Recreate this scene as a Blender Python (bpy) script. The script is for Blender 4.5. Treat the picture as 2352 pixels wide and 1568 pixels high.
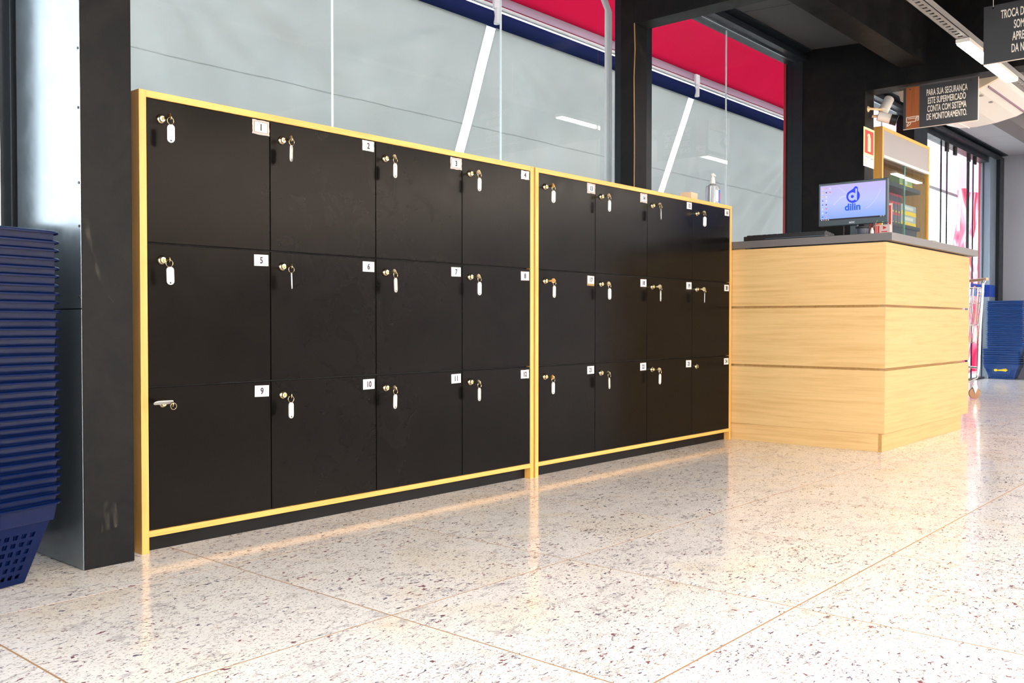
import bpy, bmesh, math, random
from math import sin, cos, pi, radians as R
from mathutils import Vector, Matrix
random.seed(7)
for o in list(bpy.data.objects): bpy.data.objects.remove(o, do_unlink=True)
SC = bpy.context.scene
C = SC.collection

# ------------------------------------------------------------------ camera, world, exposure
cam = bpy.data.cameras.new('camera'); co = bpy.data.objects.new('camera', cam); C.objects.link(co)
yaw, pitch, roll = 0.8564558, -0.0200256, 0.00054
fw = Vector((sin(yaw)*cos(pitch), cos(yaw)*cos(pitch), sin(pitch)))
rt = Vector((cos(yaw), -sin(yaw), 0)); up = rt.cross(fw)
r2 = rt*cos(roll)+up*sin(roll); u2_ = -rt*sin(roll)+up*cos(roll)
m = Matrix((r2, u2_, -fw)).transposed().to_4x4(); m.translation = Vector((-1.25488, -2.42563, 0.63447))
co.matrix_world = m
cam.sensor_width = 36; cam.lens = 2142.32*36/2352; cam.clip_start = .02; cam.clip_end = 200
SC.camera = co

w = bpy.data.worlds.new('world'); SC.world = w; w.use_nodes = True
wn = w.node_tree; wn.nodes.clear()
wo = wn.nodes.new('ShaderNodeOutputWorld'); wb = wn.nodes.new('ShaderNodeBackground')
tc = wn.nodes.new('ShaderNodeTexCoord'); sx = wn.nodes.new('ShaderNodeSeparateXYZ'); rp = wn.nodes.new('ShaderNodeValToRGB')
wn.links.new(tc.outputs['Generated'], sx.inputs[0]); wn.links.new(sx.outputs['Z'], rp.inputs[0]); wn.links.new(rp.outputs[0], wb.inputs[0])
rp.color_ramp.elements[0].position = 0.0; rp.color_ramp.elements[0].color = (1, .99, .98, 1)
rp.color_ramp.elements[1].position = .7; rp.color_ramp.elements[1].color = (.78, .88, 1, 1)
wb.inputs[1].default_value = 2.6
wn.links.new(wb.outputs[0], wo.inputs[0])
SC.view_settings.view_transform = 'Standard'; SC.view_settings.look = 'None'; SC.view_settings.gamma = 1
SC.view_settings.use_curve_mapping = False; SC.view_settings.exposure = 1.0
SC.cycles.max_bounces = 10; SC.cycles.transparent_max_bounces = 16; SC.cycles.sample_clamp_indirect = 6
SC.cycles.caustics_reflective = False; SC.cycles.caustics_refractive = False
SC.cycles.use_denoising = True
LAMP = 19.0

# ------------------------------------------------------------------ materials
def srgb(r, g, b):
    f = lambda c: (c/255/12.92) if c/255 <= .04045 else ((c/255+.055)/1.055)**2.4
    return (f(r), f(g), f(b), 1)
MATS = {}
def mat(name, col, rough=.5, metal=0, spec=.5, emit=None, es=1.0, coat=0):
    if name in MATS: return MATS[name]
    m = bpy.data.materials.new(name); m.use_nodes = True
    b = m.node_tree.nodes['Principled BSDF']
    b.inputs['Base Color'].default_value = col if len(col) == 4 else (*col, 1)
    b.inputs['Roughness'].default_value = rough; b.inputs['Metallic'].default_value = metal
    b.inputs['Specular IOR Level'].default_value = spec; b.inputs['Coat Weight'].default_value = coat
    if emit:
        b.inputs['Emission Color'].default_value = emit if len(emit) == 4 else (*emit, 1)
        b.inputs['Emission Strength'].default_value = es
    MATS[name] = m; return m
def nodes(m): return m.node_tree.nodes, m.node_tree.links, m.node_tree.nodes['Principled BSDF']
def noise(n, l, vec, scale, detail=3, rough=.5, dist=0):
    t = n.new('ShaderNodeTexNoise'); t.inputs['Scale'].default_value = scale; t.inputs['Detail'].default_value = detail
    t.inputs['Roughness'].default_value = rough; t.inputs['Distortion'].default_value = dist
    if vec: l.new(vec, t.inputs['Vector'])
    return t
def ramp(n, l, src, stops):
    r = n.new('ShaderNodeValToRGB'); e = r.color_ramp.elements
    while len(e) < len(stops): e.new(.5)
    for i, (p, c) in enumerate(stops):
        e[i].position = p; e[i].color = c if len(c) == 4 else (*c, 1)
    l.new(src, r.inputs[0]); return r
def mapped(n, l, scale=(1, 1, 1), rot=(0, 0, 0), rnd=False):
    t = n.new('ShaderNodeTexCoord'); mp = n.new('ShaderNodeMapping'); mp.inputs['Scale'].default_value = scale; mp.inputs['Rotation'].default_value = rot
    src = t.outputs['Object']
    if rnd:
        oi = n.new('ShaderNodeObjectInfo'); ml = n.new('ShaderNodeMath'); ml.operation = 'MULTIPLY'; ml.inputs[1].default_value = 37.0
        l.new(oi.outputs['Random'], ml.inputs[0]); ad = n.new('ShaderNodeVectorMath'); ad.operation = 'ADD'
        l.new(src, ad.inputs[0]); l.new(ml.outputs[0], ad.inputs[1]); src = ad.outputs[0]
    l.new(src, mp.inputs[0]); return mp.outputs[0]
def mix(n, l, a, b, fac, mode='MIX'):
    x = n.new('ShaderNodeMix'); x.data_type = 'RGBA'; x.blend_type = mode
    for s, v in ((6, a), (7, b)):
        if hasattr(v, 'links'): l.new(v, x.inputs[s])
        else: x.inputs[s].default_value = v
    if hasattr(fac, 'links'): l.new(fac, x.inputs[0])
    else: x.inputs[0].default_value = fac
    return x.outputs[2]

def granite():
    m = mat('granite', (.8, .75, .68), .12, spec=.38); n, l, b = nodes(m)
    v = mapped(n, l, (1, 1, 1), rnd=True)
    big = noise(n, l, v, 3.5, 4, .55, .5)
    base = ramp(n, l, big.outputs[0], [(.3, srgb(232, 228, 226)), (.5, srgb(244, 240, 236)), (.7, srgb(242, 232, 218))])
    ochre = noise(n, l, v, 14, 4, .6); of = ramp(n, l, ochre.outputs[0], [(.60, (0, 0, 0)), (.75, (.3,)*3)])
    c = mix(n, l, base.outputs[0], srgb(205, 180, 150), of.outputs[0])
    v2 = mapped(n, l, (.62, 1.15, 1), (0, 0, R(-41)), rnd=True)
    gr = noise(n, l, v2, 26, 5, .62, .6); gf = ramp(n, l, gr.outputs[0], [(.57, (0, 0, 0)), (.66, (.55,)*3)])
    c = mix(n, l, c, srgb(170, 165, 168), gf.outputs[0])
    # dark flecks, denser in drifts
    dr = noise(n, l, v, 5, 3); drf = ramp(n, l, dr.outputs[0], [(.35, (0, 0, 0)), (.65, (.05,)*3)])
    dk = noise(n, l, v2, 92, 3, .6, .7)
    sub = n.new('ShaderNodeMath'); sub.operation = 'ADD'; l.new(dk.outputs[0], sub.inputs[0]); l.new(drf.outputs[0], sub.inputs[1])
    dkf = ramp(n, l, sub.outputs[0], [(.625, (0, 0, 0)), (.675, (.95,)*3)])
    hue = noise(n, l, v, 21, 1); hc = ramp(n, l, hue.outputs[0], [(.46, srgb(86, 84, 104)), (.56, srgb(120, 58, 70))])
    c = mix(n, l, c, hc.outputs[0], dkf.outputs[0])
    sp = noise(n, l, mapped(n, l, (.8, 1.2, 1), (0, 0, R(-40)), rnd=True), 190, 2, .5, .3); spf = ramp(n, l, sp.outputs[0], [(.575, (0, 0, 0)), (.66, (.6,)*3)])
    c = mix(n, l, c, srgb(120, 92, 96), spf.outputs[0])
    vn = noise(n, l, v2, 34, 3, .6, 1.6); ab = n.new('ShaderNodeMath'); ab.operation = 'COMPARE'; ab.inputs[1].default_value = .5; ab.inputs[2].default_value = .011
    l.new(vn.outputs[0], ab.inputs[0]); mk_ = noise(n, l, v, 9, 3, .6); mkf = ramp(n, l, mk_.outputs[0], [(.52, (0, 0, 0)), (.62, (.75,)*3)])
    mm_ = n.new('ShaderNodeMath'); mm_.operation = 'MULTIPLY'; l.new(ab.outputs[0], mm_.inputs[0]); l.new(mkf.outputs[0], mm_.inputs[1])
    c = mix(n, l, c, srgb(112, 106, 116), mm_.outputs[0])
    l.new(c, b.inputs['Base Color']); return m
def oak(name, axis, base=(226, 182, 118), dark=(205, 156, 92), rough=.38):
    m = mat(name, srgb(*base), rough, spec=.4); n, l, b = nodes(m)
    s = [19, 19, 19]; s[axis] = .7
    v = mapped(n, l, tuple(s), rnd=True)
    g = noise(n, l, v, 3.2, 6, .6, .25); v2 = mapped(n, l, tuple(x*4 for x in s), rnd=True); f = noise(n, l, v2, 3, 3, .6)
    c = ramp(n, l, g.outputs[0], [(.28, srgb(*dark)), (.5, srgb(*base)), (.75, srgb(*[min(255, x+9) for x in base]))])
    f2 = ramp(n, l, f.outputs[0], [(.3, (.93,)*3), (.6, (1, 1, 1))])
    l.new(mix(n, l, c.outputs[0], f2.outputs[0], .6, 'MULTIPLY'), b.inputs['Base Color']); return m
def smudged(name, col, r0, r1, col2=None, spec=.5):
    m = mat(name, col, r0, spec=spec); n, l, b = nodes(m)
    v = mapped(n, l, rnd=True); t = noise(n, l, v, 7, 6, .65, 1.0)
    rr = n.new('ShaderNodeMapRange'); rr.inputs[1].default_value = .35; rr.inputs[2].default_value = .7; rr.inputs[3].default_value = r0; rr.inputs[4].default_value = r1
    l.new(t.outputs[0], rr.inputs[0]); l.new(rr.outputs[0], b.inputs['Roughness'])
    if col2:
        c = ramp(n, l, t.outputs[0], [(.4, col), (.68, col2)]); l.new(c.outputs[0], b.inputs['Base Color'])
    return m
def glass(name='glass', tint=(.93, .97, .97), k=1.0):
    m = bpy.data.materials.new(name); m.use_nodes = True; n = m.node_tree.nodes; l = m.node_tree.links; n.clear()
    o = n.new('ShaderNodeOutputMaterial'); mx = n.new('ShaderNodeMixShader'); t = n.new('ShaderNodeBsdfTransparent'); g = n.new('ShaderNodeBsdfGlossy')
    lw = n.new('ShaderNodeLayerWeight'); lw.inputs[0].default_value = .5; g.inputs['Roughness'].default_value = .008; t.inputs[0].default_value = (*tint, 1)
    def mth(op, a, b):
        q = n.new('ShaderNodeMath'); q.operation = op
        for i, v in enumerate((a, b)):
            if hasattr(v, 'links'): l.new(v, q.inputs[i])
            else: q.inputs[i].default_value = v
        return q.outputs[0]
    ge = n.new('ShaderNodeNewGeometry')
    fr_ = mth('ADD', mth('MULTIPLY', mth('POWER', lw.outputs['Facing'], 5.0), .9), .075*k); front = mth('SUBTRACT', 1.0, ge.outputs['Backfacing'])
    l.new(mth('MULTIPLY', fr_, front), mx.inputs[0]); l.new(t.outputs[0], mx.inputs[1]); l.new(g.outputs[0], mx.inputs[2]); l.new(mx.outputs[0], o.inputs[0])
    MATS[name] = m; return m
def fabric(name, col, trans, bump=0.0, seam=None, scale=3):
    m = bpy.data.materials.new(name); m.use_nodes = True; n = m.node_tree.nodes; l = m.node_tree.links; n.clear()
    o = n.new('ShaderNodeOutputMaterial'); mx = n.new('ShaderNodeMixShader'); d = n.new('ShaderNodeBsdfDiffuse'); t = n.new('ShaderNodeBsdfTranslucent')
    v = mapped(n, l); t1 = noise(n, l, v, scale, 4)
    c = ramp(n, l, t1.outputs[0], [(.3, tuple(x*.93 for x in col[:3])), (.7, col)])
    l.new(c.outputs[0], d.inputs[0]); l.new(c.outputs[0], t.inputs[0]); mx.inputs[0].default_value = trans
    if bump:
        bp = n.new('ShaderNodeBump'); bp.inputs['Strength'].default_value = bump; l.new(t1.outputs[0], bp.inputs['Height']); l.new(bp.outputs[0], d.inputs['Normal']); l.new(bp.outputs[0], t.inputs['Normal'])
    l.new(d.outputs[0], mx.inputs[1]); l.new(t.outputs[0], mx.inputs[2]); l.new(mx.outputs[0], o.inputs[0]); MATS[name] = m; return m

M_GRAN = granite(); M_GROUT = mat('grout', srgb(168, 134, 102), .8, spec=.05)
M_OAKX = oak('oak_x', 0, (226, 172, 92), (216, 156, 78)); M_OAKZ = oak('oak_z', 2, (226, 172, 92), (216, 156, 78))
M_LAMX_DIM = oak('laminate_x_dimmed', 0, (192, 150, 93), (180, 136, 79), .36); M_LAMY = oak('laminate_y', 1, (228, 192, 134), (216, 174, 114), .36)  # front laminate darkened to offset the strong lamp light falling on that face
M_DOOR = smudged('black_melamine', (.0028, .0023, .0022, 1), .19, .25, (.0042, .0035, .0032, 1), spec=.085)
M_DOOR.node_tree.nodes['Principled BSDF'].inputs['Specular Tint'].default_value = (1, .88, .80, 1)
M_BLACK = mat('black_board', (.012, .011, .012), .5); M_PLINTH = smudged('plinth_black', (.006, .0055, .006, 1), .4, .55, spec=.15)
M_PAINT = smudged('black_paint', (.0055, .0058, .0065, 1), .42, .54, (.012, .0115, .011, 1), spec=.12); M_STEEL = smudged('dark_steel', (.009, .013, .018, 1), .3, .42, spec=.25)
M_PANEL = smudged('brushed_panel', (.22, .26, .30, 1), .17, .27); MATS['brushed_panel'].node_tree.nodes['Principled BSDF'].inputs['Metallic'].default_value = .75
M_BRASS = mat('nickel', srgb(214, 196, 160), .18, 1); M_CHROME = mat('chrome', (.8, .8, .82), .15, 1); M_DKMETAL = mat('keyway', (.05, .04, .03), .4, .5)
M_TAG = mat('tag_plastic', srgb(196, 196, 194), .35); M_PAPER = mat('paper', srgb(222, 218, 216), .6); M_INK = mat('ink', srgb(38, 30, 48), .6)
M_TAPE = mat('worn_tape', srgb(176, 160, 152), .3); M_TAN = mat('tan_border', srgb(140, 112, 54), .5); M_DKBORD = mat('dark_border', srgb(66, 46, 40), .5)
M_CEIL = mat('ceiling_paint', (.05, .05, .055), .7); M_CEIL_DAYLIT = mat('ceiling_daylit', (.42, .42, .46), .7); M_WALLF = mat('wall_paint_far', (.30, .32, .38), .6); M_WALLB = mat('wall_paint', (.55, .53, .5), .7)  # far ceiling tone lightened to stand in for entrance daylight
M_GLASS = glass(); M_SEAM = mat('silicone', (.7, .8, .82), .2); M_WHITE = mat('white_plastic', srgb(236, 230, 222), .35)
M_BLUE = mat('navy_plastic', (.0008, .0065, .045, 1), .24, spec=.25); M_BLUE_DAYLIT = mat('blue_plastic_daylit', (.006, .05, .22, 1), .22, spec=.6); M_LOGO = mat('yellow_print', srgb(250, 205, 20), .5)  # far basket blue lightened, daylight by the entrance put into the colour
M_TOP = mat('dark_worktop', (.15, .14, .138, 1), .4)
M_LIT = mat('led_diffuser', (1, 1, 1), .5, emit=(1, .93, .84), es=LAMP)
M_TARP = fabric('tarp', (.60, .60, .585, 1), .55, .0); M_RED = fabric('red_canvas', (.31, .005, .024, 1), .55); M_BLROLL = fabric('navy_roll', (.02, .03, .12, 1), .1)
M_PINK = fabric('pale_canvas', (.60, .46, .54, 1), .5); M_REDPL = fabric('red_film', (.85, .06, .12, 1), .65); M_WHPIPE = mat('white_pipe', (.9, .91, .93), .4)
M_CONC = mat('concrete', (.5, .48, .45), .8)

# ------------------------------------------------------------------ helpers
class MB:
    def __init__(s): s.v = []; s.f = []; s.m = []
    def box(s, a, b, mi=0):
        x0, y0, z0 = a; x1, y1, z1 = b; k = len(s.v)
        s.v += [(x0, y0, z0), (x1, y0, z0), (x1, y1, z0), (x0, y1, z0), (x0, y0, z1), (x1, y0, z1), (x1, y1, z1), (x0, y1, z1)]
        for f in ((0, 3, 2, 1), (4, 5, 6, 7), (0, 1, 5, 4), (1, 2, 6, 5), (2, 3, 7, 6), (3, 0, 4, 7)): s.f.append([k+i for i in f]); s.m.append(mi)
        return s
    def poly(s, pts, mi=0):
        k = len(s.v); s.v += [tuple(p) for p in pts]; s.f.append(list(range(k, k+len(pts)))); s.m.append(mi); return s
    def prism(s, pts, d, mi=0):
        """planar outline pts (3D) extruded by vector d"""
        n = len(pts); k = len(s.v); s.v += [tuple(p) for p in pts]+[tuple(Vector(p)+Vector(d)) for p in pts]
        s.f += [list(range(k+n-1, k-1, -1)), list(range(k+n, k+2*n))]; s.m += [mi, mi]
        for i in range(n): j = (i+1) % n; s.f.append([k+i, k+j, k+n+j, k+n+i]); s.m.append(mi)
        return s
    def tube(s, pts, r, n=8, closed=False, mi=0, caps=True):
        pts = [Vector(p) for p in pts]; rings = []; N = len(pts); prev = None
        for i, p in enumerate(pts):
            a = pts[i-1] if (i > 0 or closed) else p; b = pts[(i+1) % N] if (i < N-1 or closed) else p
            t = (b-a).normalized()
            if prev is None: u = t.cross(Vector((0, 0, 1))); u = u if u.length > .05 else t.cross(Vector((0, 1, 0)))
            else: u = prev-t*prev.dot(t)
            u.normalize(); prev = u; v = t.cross(u); rr = r[i] if isinstance(r, (list, tuple)) else r
            k = len(s.v); s.v += [tuple(p+(u*cos(2*pi*j/n)+v*sin(2*pi*j/n))*rr) for j in range(n)]; rings.append(k)
        for i in range(N if closed else N-1):
            a, b = rings[i], rings[(i+1) % N]
            for j in range(n): q = (j+1) % n; s.f.append([a+j, a+q, b+q, b+j]); s.m.append(mi)
        if caps and not closed:
            s.f += [[rings[0]+j for j in range(n-1, -1, -1)], [rings[-1]+j for j in range(n)]]; s.m += [mi, mi]
        return s
    def lathe(s, prof, c=(0, 0, 0), ax='z', n=16, mi=0):
        """prof: (r, h) pairs"""
        k0 = len(s.v)
        for r, h in prof:
            for j in range(n):
                a = 2*pi*j/n; x, y = r*cos(a), r*sin(a)
                p = {'z': (x, y, h), 'y': (x, h, y), 'x': (h, x, y)}[ax]; s.v.append((p[0]+c[0], p[1]+c[1], p[2]+c[2]))
        for i in range(len(prof)-1):
            for j in range(n): q = (j+1) % n; s.f.append([k0+i*n+j, k0+i*n+q, k0+(i+1)*n+q, k0+(i+1)*n+j]); s.m.append(mi)
        s.f += [[k0+j for j in range(n-1, -1, -1)], [k0+(len(prof)-1)*n+j for j in range(n)]]; s.m += [mi, mi]
        return s
    def grid(s, fn, nu, nv, mi=0):
        k = len(s.v)
        for i in range(nu+1):
            for j in range(nv+1): s.v.append(tuple(fn(i/nu, j/nv)))
        for i in range(nu):
            for j in range(nv): a = k+i*(nv+1)+j; s.f.append([a, a+1, a+nv+2, a+nv+1]); s.m.append(mi)
        return s
    def text(s, body, size, mtx, mi=0, sxs=1.0, align='CENTER', bold=0, depth=.0004):
        v, f = text_mesh(body, size, sxs, align, bold, depth); k = len(s.v)
        s.v += [tuple(mtx @ Vector(p)) for p in v]; s.f += [[k+i for i in g] for g in f]; s.m += [mi]*len(f); return s
    def build(s, name, mats, parent=None, org=(0, 0, 0), loc=None, smooth=False, bevel=0, fix=True):
        me = bpy.data.meshes.new(name); ox, oy, oz = org
        me.from_pydata([(x-ox, y-oy, z-oz) for x, y, z in s.v], [], s.f)
        for mm in (mats if isinstance(mats, (list, tuple)) else [mats]): me.materials.append(mm)
        me.polygons.foreach_set('material_index', s.m)
        if fix:
            bm = bmesh.new(); bm.from_mesh(me); bmesh.ops.recalc_face_normals(bm, faces=bm.faces); bm.to_mesh(me); bm.free()
        if smooth:
            me.polygons.foreach_set('use_smooth', [True]*len(me.polygons))
            try: me.set_sharp_from_angle(angle=R(40))
            except Exception: pass
        me.update(); o = bpy.data.objects.new(name, me); C.objects.link(o)
        if parent is not None: o.parent = parent
        if loc is not None: o.location = loc
        elif parent is None: o.location = org
        if bevel:
            b = o.modifiers.new('bevel', 'BEVEL'); b.width = bevel; b.segments = 2; b.limit_method = 'ANGLE'; b.angle_limit = R(50)
        return o
_tc = {}
def text_mesh(body, size, sxs, align, bold, depth):
    key = (body, size, sxs, align, bold, depth)
    if key in _tc: return _tc[key]
    cu = bpy.data.curves.new('t', 'FONT'); cu.body = body; cu.size = size; cu.align_x = align; cu.align_y = 'CENTER'; cu.offset = bold; cu.extrude = depth; cu.resolution_u = 4
    ob = bpy.data.objects.new('t', cu); C.objects.link(ob); dg = bpy.context.evaluated_depsgraph_get(); dg.update()
    me = bpy.data.meshes.new_from_object(ob.evaluated_get(dg))
    v = [(p.co.x*sxs, p.co.y, p.co.z) for p in me.vertices]; f = [list(p.vertices) for p in me.polygons]
    bpy.data.objects.remove(ob, do_unlink=True); bpy.data.curves.remove(cu); bpy.data.meshes.remove(me)
    _tc[key] = (v, f); return v, f
# frames for text: facing -y (front of wall), facing -x
def F_NY(x, y, z): return Matrix(((1, 0, 0, x), (0, 0, -1, y), (0, 1, 0, z), (0, 0, 0, 1)))
def F_NX(x, y, z): return Matrix(((0, 0, -1, x), (-1, 0, 0, y), (0, 1, 0, z), (0, 0, 0, 1)))
def tag(o, label, cat, group=None, kind=None):
    o['label'] = label; o['category'] = cat
    if group: o['group'] = group
    if kind: o['kind'] = kind
    return o
def thing(name, label, cat, loc=(0, 0, 0), rz=0, group=None):
    o = bpy.data.objects.new(name, None); o.empty_display_size = .1; C.objects.link(o); o.location = loc; o.rotation_euler = (0, 0, rz)
    return tag(o, label, cat, group)
def struct(o, label=None):
    o['kind'] = 'structure'
    if label: o['label'] = label
    return o
def sroot(name, label=None, loc=(0, 0, 0)):
    o = bpy.data.objects.new(name, None); C.objects.link(o); o.location = loc; return struct(o, label)
def copy_tree(o, parent=None):
    c = o.copy(); C.objects.link(c); c.parent = parent
    for ch in [x for x in list(C.objects) if x.parent == o]: copy_tree(ch, c)
    return c
def rrect(w_, d_, r, z=0, n=4):
    P = []
    for cx, cy, a0 in ((w_-r, r, -90), (w_-r, d_-r, 0), (r, d_-r, 90), (r, r, 180)):
        for i in range(n+1): a = R(a0+90*i/n); P.append((cx+r*cos(a), cy+r*sin(a), z))
    return P

G = .50          # glass plane of the storefront wall (y)
BEAMZ = 2.24
XW = 10.8        # far wall
# ------------------------------------------------------------------ floor
floor = MB().box((-6, -17, -.12), (XW+.1, .62, -.0004)).build('floor', M_GROUT); struct(floor, 'speckled cream granite tile floor, polished')
TX, TY, gx, gy = .6307, .6364, .09477, -.90928
gap = .0048
tl = MB().box((gap/2, gap/2, -.012), (TX-gap/2, TY-gap/2, 0)).build('tile', M_GRAN, floor)
tile_me = tl.data; bpy.data.objects.remove(tl, do_unlink=True)
rest = MB()
for i in range(-10, 17):
    for j in range(-25, 3):
        x0 = gx+i*TX; y0 = gy+j*TY; x1 = x0+TX; y1 = y0+TY
        if x0 >= XW or x1 > XW+.6: continue
        near = (-4 <= i and -4 <= j)
        if near and y1 < .6:
            o = bpy.data.objects.new('tile', tile_me); C.objects.link(o); o.parent = floor; o.location = (x0, y0, 0)
        else:
            rest.box((x0+gap/2, y0+gap/2, -.012), (min(x1, XW)-gap/2, min(y1, .6)-gap/2, 0))
ro = rest.build('tiles_beyond', M_GRAN, floor); ro['kind'] = 'stuff'

# ------------------------------------------------------------------ outside ground, columns, beams, ceiling
struct(MB().box((-30, .62, -.2), (40, 40, -.02)).build('ground', M_CONC), 'pale concrete ground outside the windows')
def column(x0, x1, yf, yb, label, matl=M_PAINT):
    c = MB().box((x0, yf, 0), (x1, yb, 2.7)).build('column', matl, bevel=.002); struct(c, label); return c
c1 = column(-.178, -.044, -.045, .46, 'black boxed column left of the lockers with a metal clad side')
pan = MB()
pan.box((-.1797, -.0435, .002), (-.1782, .345, .668)).box((-.1797, -.0435, .671), (-.1782, .345, 2.6))
po = pan.build('cladding_panel', M_PANEL, c1); po['label'] = 'reflective metal cladding sheet'
sc_ = MB()
for z in (.35, .88, .99, 1.18, 1.33, 1.5, .7): sc_.lathe([(.0035, 0), (.0035, .0015)], (-.1812, -.036, z), 'x', 8)
sc_.build('screw', M_DKMETAL, c1)
sf = MB()
P_ = [(-.168, .90), (-.162, .86), (-.150, .81), (-.140, .775), (-.128, .735), (-.112, .705), (-.09, .68)]
for k_, (a_, b_) in enumerate(zip(P_[:-1], P_[1:])):
    w_ = .008 - .0011*k_; sf.poly([(a_[0]-w_, -.0456, a_[1]), (a_[0]+w_, -.0456, a_[1]), (b_[0]+w_*.8, -.0456, b_[1]), (b_[0]-w_*.8, -.0456, b_[1])])
sf.poly([(-.135, -.0456, .09), (-.085, -.0456, .10), (-.095, -.0456, .165), (-.125, -.0456, .17)])
sm_ = mat('scuff', (.05, .045, .035), .6); nn_, ll_, bb_ = nodes(sm_); tv = noise(nn_, ll_, mapped(nn_, ll_, (60, 1, 12)), 1.5, 5, .7); tr2 = ramp(nn_, ll_, tv.outputs[0], [(.45, (0, 0, 0)), (.7, (.7,)*3)]); ll_.new(tr2.outputs[0], bb_.inputs['Alpha'])
sf.build('scuff_mark', sm_, c1, fix=False)
c2 = column(2.985, 3.115, .385, .47, 'slim dark column between the two big windows')
c3 = column(5.25, 5.418, -.02, G+.06, 'black column that carries the extinguisher sign')
struct(MB().tube([(2.978, .376, 1.27), (2.977, .374, 1.6), (2.974, .376, 1.95), (2.98, .374, 2.1), (2.976, .376, 2.24)], .003, 6).build('trim_1', mat('wire_tan', srgb(150, 110, 60), .5)), 'tan cable running up the slim column')
for x0, x1, yb, lb in ((2.985, 3.115, .385, 'dark crossbeam over the slim column'), (5.25, 5.418, -.02, 'dark crossbeam that holds the camera notice'), (-.178, -.044, -.045, 'dark crossbeam over the boxed column')):
    struct(MB().box((x0, -16.9, BEAMZ), (x1, yb, 2.849)).build('beam', M_PAINT, bevel=.002), lb)
struct(MB().box((-6, -.42, 2.35), (2.985, -.26, 2.84)).box((3.116, -.42, 2.35), (5.249, -.26, 2.84)).build('beam_long', M_PAINT), 'long dark beam running parallel to the windows')
struct(MB().box((5.419, -.42, 2.47), (7.2, -.26, 2.84)).box((7.2, -.42, 2.35), (XW, -.26, 2.84)).build('beam_long', mat('beam_daylit', (.12, .11, .115), .6)), 'long grey brown beam beyond the air conditioner')  # lighter than the near stretch, daylight put into its colour
cl = MB().box((-6, -17, 2.85), (XW+.1, .62, 2.93)).build('ceiling', M_CEIL); struct(cl, 'dark panelled ceiling')
for (a, b) in ((-6, 2.985), (3.115, 5.25), (5.418, XW)):
    k = max(1, round((b-a)/1.25)); st = (b-a)/k
    for i in range(k):
        x0, x1 = a+i*st+.003, a+(i+1)*st-.003
        MB().prism([(x0, -.255, 2.56), (x0, .44, 2.60), (x0, .44, 2.63), (x0, -.255, 2.59)], (x1-x0, 0, 0)).build('ceiling_panel', M_CEIL_DAYLIT if a > 5.3 else M_CEIL, cl)
        for j in range(4): MB().box((x0, -.44-1.2*(j+1)+.006, 2.83), (x1, -.44-1.2*j, 2.85)).build('ceiling_panel', M_CEIL_DAYLIT if a > 5.3 else M_CEIL, cl)
# header over the glass
struct(MB().box((-6, .43, 2.525), (XW, .56, 2.85)).box((-6, .40, 2.525), (XW, .43, 2.56)).box((-6, .36, 2.585), (XW, .43, 2.63)).build('trim_2', M_STEEL), 'dark steel head frame above the windows')
struct(MB().box((-6, .462, 2.512), (XW, .47, 2.524)).build('trim_3', mat('alu_bead', (.4, .45, .52), .25, .9)), 'thin bright bead under the head frame')

# ------------------------------------------------------------------ storefront glazing
def window(idx, x0, x1, seams, label, zt=2.52):
    r = sroot('window_%d' % idx, label)
    e = [x0]+seams+[x1]
    for a, b in zip(e[:-1], e[1:]): MB().box((a+.002, G-.004, .06), (b-.002, G+.004, zt)).build('pane', M_GLASS, r)
    for s in seams: MB().box((s-.002, G-.0045, .06), (s+.002, G+.0045, zt)).build('seam', M_SEAM, r)
    return r
def frame(r, x0, x1, y0=.44, y1=.54, z0=0, z1=2.53, m_=M_STEEL, nm='frame'): return MB().box((x0, y0, z0), (x1, y1, z1)).build(nm, m_, r, bevel=.002)
w1 = window(1, -.05, 3.03, [1.049, 2.037], 'long frameless window above the lockers')
frame(w1, 3.03, 3.06); frame(w1, 3.066, 3.09, .45); frame(w1, -.05, 3.3, .46, .54, 0, .06, nm='sill')
w2 = window(2, 3.3, 5.24, [4.229], 'window above the right locker unit with the red awning outside')
frame(w2, 3.1, 3.3, .47); frame(w2, 3.3, 5.24, .46, .54, 0, .06, nm='sill'); frame(w2, 5.24, 5.262, .43, .54)
w3 = window(3, 5.46, 7.6, [7.05], 'window behind the wooden display cabinet'); frame(w3, 5.418, 5.46); frame(w3, 7.60, 7.98, .40, .56); frame(w3, 5.46, 7.6, .46, .54, 0, .06, nm='sill')
d1 = sroot('door_1', 'sliding glass entrance at the far end')
for a, b, y in ((7.99, 8.75, G), (8.75, 8.99, G+.012), (8.99, 9.68, G), (9.68, 9.78, G+.012), (9.78, 9.9, G), (9.9, 10.36, G+.012)):
    MB().box((a, y-.004, .02), (b-.012, y+.004, 2.47)).build('pane', M_GLASS, d1); MB().box((b-.012, y-.006, .02), (b, y+.006, 2.47)).build('edge_strip', M_BLACK, d1)
MB().box((7.98, .46, 2.465), (10.4, .56, 2.53)).build('track', M_STEEL, d1)
for x in (8.82, 9.1, 9.6, 9.83): MB().box((x, .465, 2.38), (x+.07, .49, 2.47)).build('hanger', M_BLACK, d1, bevel=.003)
MB().box((7.98, .48, 0), (10.36, .53, .02)).build('threshold', M_BLACK, d1)
MB().box((10.36, .44, 0), (10.62, .54, 2.53)).build('post', mat('post_alu', (.26, .33, .42), .3, .5), d1, bevel=.004)
MB().box((10.62, .40, 0), (XW, .56, 2.53)).build('jamb', M_STEEL, d1, bevel=.004)
w4 = sroot('window_4', 'glazing left of the boxed column')
frame(w4, -.19, -.15, .36, .44); frame(w4, -.262, -.195, .43, .53); MB().box((-2.6, G-.004, .06), (-.262, G+.004, 2.52)).build('pane', M_GLASS, w4); frame(w4, -2.7, -2.6); frame(w4, -2.6, -.262, .46, .54, 0, .06, nm='sill')
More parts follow.
